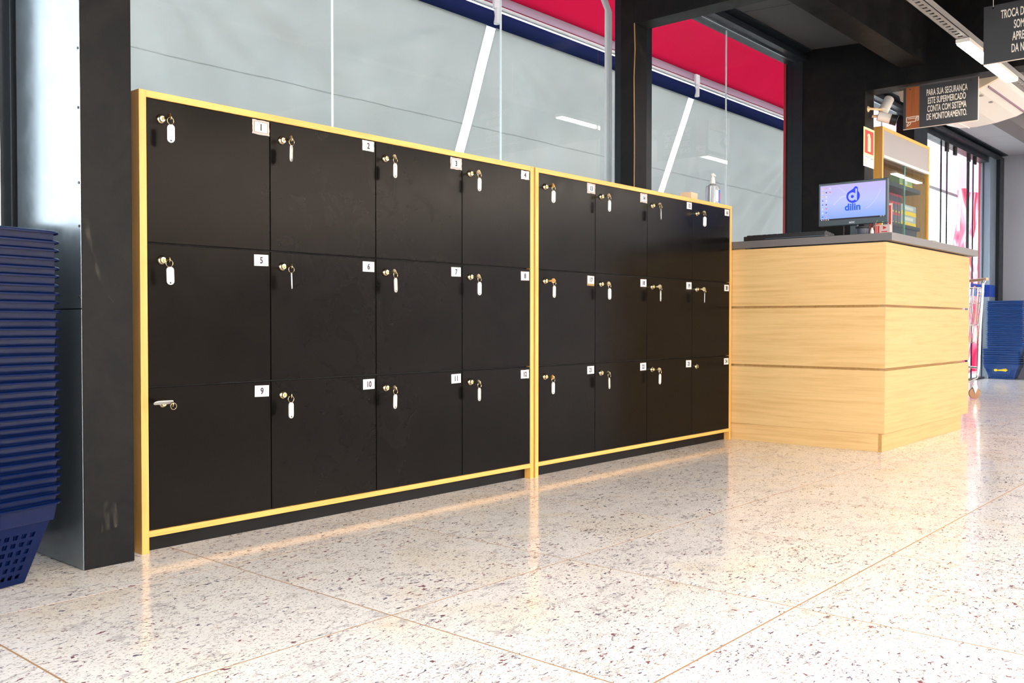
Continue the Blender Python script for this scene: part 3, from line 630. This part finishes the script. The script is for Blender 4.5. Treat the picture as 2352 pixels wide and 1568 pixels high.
# ------------------------------------------------------------------ signs on column, cameras
es = thing('extinguisher_sign', 'red fire extinguisher pictogram sign on the black column', 'sign', (5.32, -.0215, 1.74))
og = (5.32, -.0215, 1.74); lum = mat('sign_cream', srgb(250, 240, 170), .5); lum2 = mat('sign_pale', srgb(246, 246, 226), .5); sr = mat('sign_red', srgb(250, 30, 20), .45)
MB().box((5.222, -.0235, 1.80), (5.424, -.0215, 1.992)).build('board', lum, es, og)
MB().box((5.242, -.0242, 1.815), (5.404, -.0235, 1.975)).build('field', sr, es, og)
pg = MB().box((5.296, -.0249, 1.83), (5.35, -.0242, 1.925))
pg.prism([(5.296, -.0249, 1.925), (5.35, -.0249, 1.925), (5.34, -.0249, 1.936), (5.336, -.0249, 1.948), (5.318, -.0249, 1.956), (5.298, -.0249, 1.95), (5.284, -.0249, 1.934), (5.292, -.0249, 1.93), (5.304, -.0249, 1.942), (5.312, -.0249, 1.94), (5.306, -.0249, 1.934)], (0, .0007, 0))
pg.build('pictogram', lum, es, og)
MB().box((5.222, -.0235, 1.722), (5.420, -.0215, 1.80), 0).box((5.24, -.0238, 1.789), (5.34, -.0235, 1.792), 1).box((5.36, -.0238, 1.783), (5.40, -.0235, 1.788), 1).box((5.24, -.0238, 1.735), (5.248, -.0235, 1.78), 2).box((5.262, -.0238, 1.735), (5.27, -.0235, 1.78), 2).box((5.248, -.0238, 1.733), (5.262, -.0235, 1.738), 2).box((5.31, -.0238, 1.748), (5.33, -.0235, 1.764), 3).build('info_strip', [lum2, mat('sign_grey', srgb(90, 90, 70), .5), mat('faint_red', srgb(240, 150, 140), .5), mat('faint_teal', srgb(225, 220, 190), .5)], es, og)
def cctv(name_lab, p, d, r, L, visor):
    t_ = thing('security_camera', name_lab, 'camera', p, group='cameras on the black column')
    p = Vector(p); d = Vector(d).normalized(); a = Vector((0, 0, 0)); b_ = d*L
    MB().tube([tuple(a-d*.004), tuple(a), tuple(b_), tuple(b_+d*.004)], [r*.8, r, r, r*.85], 18).build('housing', M_WHITE, t_, smooth=True)
    MB().tube([tuple(b_+d*.003), tuple(b_+d*.006)], r*.75, 16).build('lens', M_BLACK, t_)
    return t_, a, b_, d
tA, a, b_, d = cctv('white tube security camera pointing up on the black column', (5.405, -.09, 2.115), (.09, -.02, .12), .034, .12, False)
MB().tube([(-.095, .07, .01), (-.095, .055, .01), (-.06, .03, .01), (-.01, 0, .01)], [.022, .008, .008, .010], 10).build('bracket', mat('bracket_cream', srgb(214, 184, 140), .4), tA, smooth=True)
tB, a, b_, d = cctv('cream security camera with black visor below the white one', (5.395, -.06, 2.085), (.05, -.14, -.05), .033, .10, True)
MB().tube([tuple(d*.085), tuple(d*.128)], [.035, .037], 18).build('visor', M_BLACK, tB, smooth=True)
MB().tube([(-.02, .038, .0), (0, 0, 0)], .010, 8).build('bracket', MATS['bracket_cream'], tB)

# ------------------------------------------------------------------ hanging notices
M_SGN = mat('notice_black', (.035, .036, .04), .4); M_LET = mat('notice_letter', srgb(228, 220, 206), .5)
M_WOODP = oak('walnut_print', 2, (150, 84, 44), (112, 60, 30), .35)
def notice(x, ya, yb, za, zb, label, lines, tc_y, ts, sxs, stripe=True, hang=0):
    n0 = thing('hanging_notice', label, 'sign', (x, ya, zb)); og = (x, ya, zb)
    MB().box((x, yb, za), (x+.006, ya, zb)).build('board', M_SGN, n0, og)
    MB().box((x+.0005, yb-.004, za-.002), (x+.0055, yb, zb)).box((x+.0005, yb, za-.004), (x+.0055, ya, za)).build('edge', mat('notice_edge', srgb(220, 200, 185), .4), n0, og)
    if stripe: MB().box((x-.0008, ya-.018-.088, za), (x, ya-.018, zb)).build('wood_stripe', M_WOODP, n0, og)
    for s, z, sz in lines: MB().text(s, sz, F_NX(x-.0012, tc_y, z), 0, sxs, bold=.0009, depth=.0004).build('lettering', M_LET, n0, og, fix=False)
    for y in (ya-.045, yb+.045):
        MB().lathe([(.005, 0), (.005, -.003)], (x-.0005, y, zb-.014), 'x', 10).build('eyelet', M_CHROME, n0, og)
        if hang: MB().tube([(x-.001, y, zb-.014), (x-.001, y, hang)], .0012, 5).build('cord', M_WHITE, n0, og)
    return n0, og
za, zb, ya, yb = 1.955, 2.2335, -.251, -.722
X1 = 5.33
n1, og = notice(X1, ya, yb, za, zb, 'black notice PARA SUA SEGURANÇA with wood stripe under the crossbeam', [('PARA SUA SEGURANÇA', 2.178, .060), ('ESTE SUPERMERCADO', 2.123, .060), ('CONTA COM SISTEMA', 2.069, .060), ('DE MONITORAMENTO.', 2.015, .060)], -.530, .05, .40)
ci = MB(); xi = X1-.0016; oy, oz = ya-.022, 1.972
def bar(y0, z0_, y1, z1_, w_=.0022):
    A = Vector((oy-y0, oz+z0_)); B = Vector((oy-y1, oz+z1_)); q_ = (B-A).normalized(); q_ = Vector((-q_.y, q_.x))*w_
    ci.prism([(xi, A.x+q_.x, A.y+q_.y), (xi, B.x+q_.x, B.y+q_.y), (xi, B.x-q_.x, B.y-q_.y), (xi, A.x-q_.x, A.y-q_.y)], (.0008, 0, 0))
for s in ((0, .06, .08, .062), (.0, .06, .0, .028), (0, .028, .06, .028), (.06, .028, .062, .05), (.01, .05, .058, .05), (.06, .05, .08, .062), (.08, .062, .078, .032), (.078, .032, .066, .036), (.066, .048, .078, .046), (.03, .028, .026, .014), (.026, .014, .006, .0), (.006, .0, .005, .012), (.005, .012, .02, .026)): bar(*s)
ci.build('camera_icon', M_LET, n1, og)
notice(4.0, -1.09, -1.56, 1.968, 2.262, 'black exchange notice TROCA DE MERCADORIAS hanging on cords', [('TROCA DE MERCADORIAS', 2.205, .060), ('SOMENTE COM', 2.145, .060), ('APRESENTAÇÃO', 2.085, .060), ('DA NOTA FISCAL', 2.025, .060)], -1.315, .05, .40, stripe=False, hang=2.85)

# ------------------------------------------------------------------ lamp rails
def rail(y, z, xa, xb, label, lamps, lw_=.033):
    r = thing('lamp_rail', label, 'lamp rail', (xa, y, z)); og = (xa, y, z)
    b = MB(); hw = .034
    b.box((xa, y-hw, z), (xb, y-hw+.022, z+.003)).box((xa, y+hw-.022, z), (xb, y+hw, z+.003)).box((xa, y-hw, z), (xa+.01, y+hw, z+.003))
    b.box((xa, y-hw, z), (xb, y-hw+.003, z+.035)).box((xa, y+hw-.003, z), (xb, y+hw, z+.035))
    x = xa; sl = .055
    while x < xb: b.box((x, y-.013, z), (x+sl*.55, y+.013, z+.003)); x += sl
    b.build('channel', mat('rail_grey', (.22, .21, .20), .5), r, og)
    if z > 2.3: 
        for k in range(3): xx = xa+.5+(xb-xa-1)*k/2; MB().tube([(xx, y, z+.03), (xx, y, 2.85)], .004, 6).build('hanger_rod', M_CHROME, r, og)
    for i, (x0, x1) in enumerate(lamps):
        tt = thing('led_batten', '', 'lamp', (x0, y, z), group='led battens on the rails')
        MB().box((x0, y-lw_-.003, z-.022), (x1, y+lw_+.003, z-.001)).build('body', M_WHITE, tt, (x0, y, z))
        MB().box((x0+.012, y-lw_, z-.03), (x1-.012, y+lw_, z-.022)).build('diffuser', M_LIT, tt, (x0, y, z), bevel=.003)
        tt['label'] = 'lit white led batten %s' % label_l(y, i)
    return r
def label_l(y, i):
    n_o = ['first', 'second', 'third', 'fourth', 'fifth', 'sixth'][i]
    rn = 'by the windows' if y > -1 else 'added unseen above the camera' if y > -3 else RN[round((-5.0-y)/1.3)]+' behind the camera, unseen'
    return '%s from left, on the rail %s' % (n_o, rn)
rail(-.915, 2.200, .5, 10.2, 'perforated metal lamp rail running parallel to the windows', [(4.27, 4.79), (4.81, 5.36), (6.35, 7.2), (8.6, 9.5)])
rail(-2.7, 2.45, -5.5, 1.3, 'unseen metal lamp rail added right above the camera', [(-5.2, -3.8), (-3.4, -2.0), (-1.6, -.4), (-.2, 1.0)], .09)  # unseen rail added to brighten the foreground floor
RN = ['first', 'second', 'third', 'fourth', 'fifth', 'sixth', 'seventh', 'eighth']
for i_ in range(8): rail(-5.0-1.3*i_, 2.45, -4, 10.6, 'unseen perforated lamp rail, %s behind the camera' % RN[i_], [(-2.4+2.15*k, -.4+2.15*k) for k in range(6)], .19)  # unseen rails, lamps widened and multiplied to brighten the locker door reflections

# ------------------------------------------------------------------ air conditioner
ac = thing('air_conditioner', 'cream curved air conditioner hanging under ceiling behind the notice', 'air conditioner', (6.5, -.4, 2.3)); og = (6.5, -.4, 2.3)
prof = [(.02, 2.46), (-.02, 2.30), (-.12, 2.262), (-.25, 2.255), (-.4, 2.268), (-.55, 2.30), (-.68, 2.355), (-.74, 2.40), (-.74, 2.46)]
MB().prism([(6.0, y, z) for y, z in prof], (1.12, 0, 0)).build('casing', M_WHITE, ac, og, bevel=.006)
MB().prism([(5.965, y, z) for y, z in [(p[0]*1.0, p[1]-.004 if p[1] < 2.45 else p[1]) for p in prof]], (.03, 0, 0)).build('end_cap', mat('ac_cream', srgb(235, 220, 196), .4), ac, og, bevel=.004)
MB().box((6.02, -.615, 2.312), (7.1, -.609, 2.327)).build('seam', mat('ac_seam', (.25, .15, .2), .5), ac, og)
MB().tube([(6.1, -.13, 2.256), (6.5, -.18, 2.252), (7.1, -.2, 2.25)], .004, 6).build('ridge', M_WHITE, ac, og)
for x, y, z, r in ((6.15, -.53, 2.29, .02), (6.42, -.53, 2.29, .016)): MB().lathe([(r, 0), (r, -.003), (r*.6, -.003), (r*.6, -.001)], (x, y, z+.002), 'z', 16).build('button', mat('ac_grey', (.35, .33, .33), .4), ac, og)
for y in (-.08, -.6):
    for x in (6.2, 6.95): MB().tube([(x, y, 2.45), (x, y, 2.85)], .006, 6).build('hanger_rod', M_CHROME, ac, og)

# ------------------------------------------------------------------ display cabinet behind counter
kx0, kx1, ky, kd = 5.65, 6.733, 0.0, .40
kt = 2.065
kc = thing('display_cabinet', 'tall wood framed cabinet with sliding glass doors and packs inside', 'cabinet', (kx0, ky, 0)); og = (kx0, ky, 0)
th = .024
MB().box((kx0, ky, 0), (kx0+th, ky+kd, kt)).build('side_panel', M_OAKZ, kc, og); MB().box((kx1-th, ky, 0), (kx1, ky+kd, kt)).build('side_panel', M_OAKZ, kc, og)
MB().box((kx0+th, ky, kt-th), (kx1-th, ky+kd, kt)).build('top_panel', M_OAKX, kc, og)
MB().box((kx0+th, ky+.004, kt-.205), (kx1-th, ky+.02, kt-th)).build('fascia', mat('fascia_grey', (.33, .31, .31), .45), kc, og)
MB().box((kx0+th, ky-.004, kt-.225), (kx1-th, ky+.018, kt-.205)).build('track', mat('track_white', (.75, .72, .68), .3), kc, og)
MB().box((kx0+th, ky+kd-.012, 0), (kx1-th, ky+kd, kt-th)).build('back_panel', oak('cabinet_back', 2, (206, 180, 140), (190, 160, 118)), kc, og)
xm = kx0+.50
MB().box((kx0+th, ky+.004, .9), (xm+.01, ky+.008, kt-.22)).build('glass_door', glass('cab_glass', (.90, .95, .93), 1.3), kc, og)
MB().box((xm-.01, ky+.014, .9), (kx1-th, ky+.018, kt-.22)).build('glass_door', MATS['cab_glass'], kc, og)
MB().box((xm-.004, ky+.002, .9), (xm+.004, ky+.014, kt-.22)).build('door_edge', mat('glass_green', (.10, .32, .26), .2), kc, og)
MB().box((kx0+th, ky, 0), (kx1-th, ky+.018, .9)).build('kick_panel', M_OAKX, kc, og)
for za_, zb_ in ((1.668, 1.70), (1.372, 1.40)): MB().box((kx0+th, ky+.03, za_), (6.60, ky+kd-.012, zb_)).build('shelf', mat('shelf_dark', (.012, .026, .036), .35), kc, og)
MB().box((kx0+th, ky+.05, .9), (6.58, ky+kd-.012, 1.372)).build('base_block', MATS['shelf_dark'], kc, og)
pkm = [mat('pack_red', srgb(190, 50, 66), .4), mat('pack_slate', srgb(78, 84, 104), .4), mat('pack_yellow', srgb(245, 205, 20), .4), mat('pack_silver', srgb(170, 178, 190), .4), mat('pack_green', srgb(140, 170, 110), .5), M_PAPER]
ordn = ['first', 'second', 'third', 'fourth', 'fifth', 'sixth', 'seventh', 'eighth', 'ninth', 'tenth', 'eleventh', 'twelfth']
def pack(x, y, z, w_, h, d, label, grp, kind='red'):
    p = thing('product_pack', label, 'pack', (x, y, z), group=grp)
    if kind == 'red':
        MB().box((0, 0, 0), (w_, d, h*.78), 1).box((0, 0, h*.78), (w_, d, h), 0).box((w_*.3, -.0008, h*.02), (w_*.7, 0, h*.2), 2).build('box', pkm, p, bevel=.0008)
    elif kind == 'silver':
        MB().box((0, 0, 0), (w_, d, h), 3).box((-.0006, -.0008, h*.02), (w_+.0006, 0, h*.4), 2).box((w_*.2, -.0008, h*.55), (w_*.8, 0, h*.85), 5).build('box', pkm, p, bevel=.0008)
    else:
        MB().box((0, 0, 0), (w_, d, h), 4).box((0, -.0008, 0), (w_, 0, h*.2), 2).box((w_*.35, -.0008, h*.25), (w_*.6, 0, h*.95), 5).build('box', pkm, p, bevel=.0008)
for i in range(12): pack(kx0+.05+i*.0665, ky+.14, 1.572, .062, .088, .03, 'red topped dark pack, %s from left in the upper cabinet row' % ordn[i], 'packs in the upper cabinet row')
MB().box((kx0+th, ky+.13, 1.40), (6.60, ky+kd-.012, 1.571)).build('riser', MATS['shelf_dark'], kc, og)
for r_, z in ((0, 1.40), (1, 1.484)):
    for i in range(8): pack(kx0+.05+i*.0665, ky+.06, z, .062, .083, .05, 'red topped dark pack, %s from left in the %s cabinet row' % (ordn[i], ('lowest', 'middle')[r_]), 'packs in the lower cabinet rows')
    pack(6.245, ky+.06, z, .35, .083, .05, 'long silver box with yellow band, %s of the pair in cabinet' % ('lower', 'upper')[r_], 'silver boxes in cabinet', 'silver')
pack(6.17, ky+.05, 1.70, .30, .085, .08, 'green pack with yellow base on the top cabinet shelf', 'packs on the top cabinet shelf', 'green')
tag(MB().box((6.45, ky+.022, .9), (6.56, ky+.046, 1.02)).build('small_box', M_WHITE, bevel=.004), 'small white box at the bottom of the cabinet behind the glass', 'box')

# ------------------------------------------------------------------ shopping baskets
def basket(label, cat, w_, d_, h, rows, cols, cols_s, logo, holes_all, M_BLUE=M_BLUE):
    """origin at the centre of the base; front faces -y"""
    root = thing('shopping_basket', label, cat)
    tp = .055
    b = MB()
    bx_, by_ = w_/2-tp-.012, d_/2-tp*.9-.012; tx_, ty_ = w_/2-.012, d_/2-.012
    hc = h-.045
    def wall(p00, p10, p01, p11, nc, nr, ends):
        p00, p10, p01, p11 = map(Vector, (p00, p10, p01, p11))
        def P(u, v): return (p00*(1-u)+p10*u)*(1-v)+(p01*(1-u)+p11*u)*v
        us = [0]; m0 = .06
        for i in range(nc): a = m0+(1-2*m0)*(i+.22)/nc; us += [a, a+(1-2*m0)*.56/nc]
        us.append(1); vs = [0]
        for j in range(nr): a = .07+.80*(j+.22)/nr; vs += [a, a+.80*.56/nr]
        vs.append(1)
        k = len(b.v)
        for u in us:
            for v in vs: b.v.append(tuple(P(u, v)))
        nv = len(vs)
        for i in range(len(us)-1):
            for j in range(nv-1):
                hole = i % 2 == 1 and j % 2 == 1
                if hole and not holes_all and ends and j//2 >= nr//2 and 2 <= i//2 < nc-2: hole = False
                if not hole: q_ = k+i*nv+j; b.f.append([q_, q_+nv, q_+nv+1, q_+1]); b.m.append(0)
    zc = hc; f = zc/h; lx, ly = bx_+(tx_-bx_)*f, by_+(ty_-by_)*f
    cB = [(-bx_, -by_, .003), (bx_, -by_, .003), (bx_, by_, .003), (-bx_, by_, .003)]; cM = [(-lx, -ly, zc), (lx, -ly, zc), (lx, ly, zc), (-lx, ly, zc)]
    cT = [(-tx_, -ty_, h), (tx_, -ty_, h), (tx_, ty_, h), (-tx_, ty_, h)]
    for i in range(4):
        j = (i+1) % 4; wall(cB[i], cB[j], cM[i], cM[j], cols if i % 2 == 0 else cols_s, rows, i % 2 == 0)
        o2 = .006; s = [(-1, -1), (1, -1), (1, 1), (-1, 1)]
        mi_, mj = [(c[0]+s[k_][0]*o2, c[1]+s[k_][1]*o2, c[2]) for c, k_ in ((cM[i], i), (cM[j], j))]
        b.poly([cM[i], cM[j], mj, mi_]); b.poly([mi_, mj, cT[j], cT[i]])
    b.poly(cB)
    bo = b.build('body', M_BLUE, root); sm = bo.modifiers.new('thick', 'SOLIDIFY'); sm.thickness = .0018; sm.offset = 0
    pr = [(x-w_/2, y-d_/2, h) for x, y, z in rrect(w_, d_, .03)]
    rb_ = MB(); pr2 = [Vector(p) for p in pr]; k = len(rb_.v); N = len(pr2)
    secs = [(-.013, -.003), (-.010, .0015), (-.003, .003), (.003, .0015), (.0055, -.0015), (.0045, -.0055), (.0015, -.006), (.0015, -.003), (-.004, -.002)]
    for p in pr2:
        c_ = Vector((max(-w_/2+.03, min(w_/2-.03, p.x)), max(-d_/2+.03, min(d_/2-.03, p.y)), h)); nr_ = (p-c_); nr_.normalize()
        for a_, z_ in secs: rb_.v.append(tuple(p+nr_*a_+Vector((0, 0, z_))))
    ns = len(secs)
    for i in range(N):
        for j in range(ns-1): a_ = k+i*ns+j; b2 = k+((i+1) % N)*ns+j; rb_.f.append([a_, b2, b2+1, a_+1]); rb_.m.append(0)
    rb_.build('rim', M_BLUE, root, smooth=True)
    for x_ in (-.055, .055): MB().prism([(x_, -ly-.007, zc+.002), (x_+.006, -ly-.007, zc+.002), (x_+.006, -ty_-.002, h-.004), (x_, -ty_-.002, h-.004)], (0, -.002, 0)).build('rib', M_BLUE, root)
    if logo:
        lo = MB(); z_ = .100; yy = -(by_+(ty_-by_)*z_/h)-.004
        lo.prism([(-.055+.02*cos(2*pi*i/14), yy, z_+.013*sin(2*pi*i/14)) for i in range(14)], (0, .003, 0))
        lo.prism([(x_, yy, z2) for x_, z2 in ((-.04, z_+.002), (-.02, z_+.008), (0, z_+.009), (.02, z_+.012), (.04, z_+.009), (.06, z_+.010), (.07, z_+.004), (.058, z_-.004), (.05, z_-.014), (.03, z_-.010), (.005, z_-.007), (-.02, z_-.008), (-.04, z_-.006))], (0, .003, 0))
        lo.build('logo', M_LOGO, root)
    return root
ords = ['topmost', 'second', 'third', 'fourth', 'fifth', 'sixth', 'seventh', 'eighth', 'ninth', 'tenth', 'eleventh', 'twelfth', 'thirteenth', 'fourteenth', 'fifteenth', 'sixteenth', 'seventeenth', 'eighteenth', 'nineteenth', 'twentieth', 'twenty-first', 'twenty-second', 'twenty-third', 'twenty-fourth', 'twenty-fifth', 'twenty-sixth', 'twenty-seventh', 'twenty-eighth', 'twenty-ninth', 'thirtieth', 'thirty-first', 'thirty-second', 'thirty-third']
BH = .197; BW, BD = .44, .30
b0 = basket('', 'basket', BW, BD, BH, 6, 15, 10, False, True)
ang = R(14)
ux = Vector((cos(ang), sin(ang), 0)); uy = Vector((-sin(ang), cos(ang), 0))
corner = Vector((-.248, -.096, 0)); cen = corner-ux*BW/2+uy*BD/2
NB = 32; pitchz = (.852-.197)/(NB-1)
for i in range(NB):
    b = b0 if i == 0 else copy_tree(b0)
    j = random.uniform(-.0022, .0022) if i else 0
    b.location = (cen.x+j, cen.y+random.uniform(-.002, .002), .001+i*pitchz+(random.uniform(-.0012, .0012) if i else 0)); b.rotation_euler = (0, 0, ang+random.uniform(-.002, .002))
    k = NB-1-i; b['group'] = 'dark blue baskets stacked by the left column'
    b['label'] = 'dark blue shopping basket, %s of the stack by the boxed column' % ('lowest' if i == 0 else ords[k] if k == 0 else ords[k]+' from top')
f0 = basket('', 'basket', .385, .28, .170, 6, 13, 9, True, False, M_BLUE_DAYLIT)
def far_stack(proto, x, y, z, n, pz, where, skip0=False):
    for i in range(n):
        b = proto if (i == 0 and not skip0) else copy_tree(proto)
        b.location = (x+random.uniform(-.003, .003), y+random.uniform(-.003, .003), z+i*pz); b.rotation_euler = (0, 0, R(-90)+random.uniform(-.01, .01))
        k = n-1-i; b['group'] = 'blue baskets by the far wall'
        b['label'] = 'blue shopping basket by the entrance, %s %s' % ('lowest' if i == 0 else ords[k] if k == 0 else ords[k]+' from top', where)
far_stack(f0, 10.44, .30, .001, 8, .0245, 'of the low stack')
f1 = copy_tree(f0)
for ch in [c for c in C.objects if c.parent == f1 and c.name.startswith('logo')]: bpy.data.objects.remove(ch, do_unlink=True)
far_stack(f1, 10.44, .262, .001+7*.0245+.030, 24, .0222, 'of the upper stack')
g0 = MB()
for i in range(9):
    z = .03+i*.035; g0.box((10.32, -.16, z), (10.6, .02, z+.006))
g0.box((10.32, .01, .0), (10.6, .02, .36)).box((10.32, -.16, .0), (10.6, -.15, .36)).box((10.59, -.16, 0), (10.6, .02, .36))
gr = thing('wire_rack', 'pale grey slatted rack at the right edge beside the baskets', 'rack', (10.46, -.07, 0))
g0.build('slats', mat('rack_grey', (.6, .58, .56), .5), gr, (10.46, -.07, 0))

# ------------------------------------------------------------------ shopping cart
cr_ = thing('shopping_cart', 'chrome wire shopping cart parked behind the counter', 'cart', (7.56, -.01, 0), R(38))
# local: x = width axis (0 right end, negative hidden), y = length
Wc, Lc = .46, .50
MB().tube([(.03, -.02, 1.0), (-Wc-.03, -.02, 1.0)], .013, 10).build('handle', mat('handle_tan', srgb(190, 150, 120), .4), cr_, smooth=True)
fr = MB()
for x_ in (0, -Wc):
    fr.tube([(x_, -.02, 1.0), (x_, .0, .96), (x_-.002, .02, .6), (x_-.004, .03, .26), (x_-.004, .045, .18), (x_-.004, .10, .155), (x_, Lc, .16)], .011, 8)
fr.tube([(0, .03, .26), (-Wc, .03, .26)], .008, 8).tube([(0, Lc, .16), (-Wc, Lc, .16)], .008, 8)
fr.build('frame', M_CHROME, cr_, smooth=True)
wb_ = MB()
def loop(z, ins, y0, y1): return [(-ins, y0, z), (-Wc+ins, y0, z), (-Wc+ins, y1, z), (-ins, y1, z)]
for z, ins, y0, y1 in ((.93, .01, .0, Lc), (.80, .02, .01, Lc-.02), (.62, .03, .02, Lc-.05), (.47, .045, .03, Lc-.08)):
    L_ = loop(z, ins, y0, y1)
    for a, b_ in zip(L_, L_[1:]+L_[:1]): wb_.tube([a, b_], .004, 6)
for i in range(15):
    f = i/14
    wb_.tube([(-.01-(Wc-.02)*f, 0, .93), (-.045-(Wc-.09)*f, .03, .47)], .0025, 5); wb_.tube([(-.01-(Wc-.02)*f, Lc, .93), (-.045-(Wc-.09)*f, Lc-.08, .47)], .0025, 5)
    wb_.tube([(-.01, Lc*f, .93), (-.045, .03+(Lc-.11)*f, .47), (-Wc+.045, .03+(Lc-.11)*f, .47), (-Wc+.01, Lc*f, .93)], .0025, 5)
wb_.build('basket', M_CHROME, cr_)
for x_ in (0, -Wc):
    for y_ in (.06, Lc-.03):
        w_ = MB().lathe([(.03, -.012), (.046, -.010), (.048, 0), (.046, .010), (.03, .012)], (x_, y_, .049), 'x', 20).build('wheel', mat('rubber_brown', srgb(150, 110, 80), .5), cr_, smooth=True)
        MB().prism([(x_-.018, y_, .155), (x_-.018, y_-.02, .10), (x_-.018, y_, .045), (x_-.018, y_+.02, .10)], (.004, 0, 0)).prism([(x_+.014, y_, .155), (x_+.014, y_-.02, .10), (x_+.014, y_, .045), (x_+.014, y_+.02, .10)], (.004, 0, 0)).box((x_-.018, y_-.01, .14), (x_+.018, y_+.01, .158)).build('caster_fork', M_CHROME, cr_)
# blue sticker band across the entrance post
stk = thing('door_sticker', 'blue sticker band with white lettering across the entrance post', 'sticker', (10.2, .44, 1.0)); og = (10.2, .44, 1.0)
MB().box((9.79, .484, .935), (10.36, .4855, 1.07)).box((10.355, .4385, .935), (10.61, .4395, 1.07)).box((10.355, .4385, .935), (10.3595, .4855, 1.07)).build('band', mat('sticker_blue', srgb(8, 58, 160), .4), stk, og)
MB().text('dilin', .06, F_NY(10.17, .4835, 1.01), 0, 2.4, bold=.001).box((10.02, .483, .985), (10.33, .4836, 1.0)).build('lettering', M_WHITE, stk, og, fix=False)
MB().prism([(9.94+.045*cos(2*pi*i/16), .483, 1.03+.02*sin(2*pi*i/16)) for i in range(16)], (0, .0008, 0)).box((10.03, .483, .955), (10.3, .4836, .966)).build('dots', mat('sticker_orange', srgb(250, 150, 60), .4), stk, og)
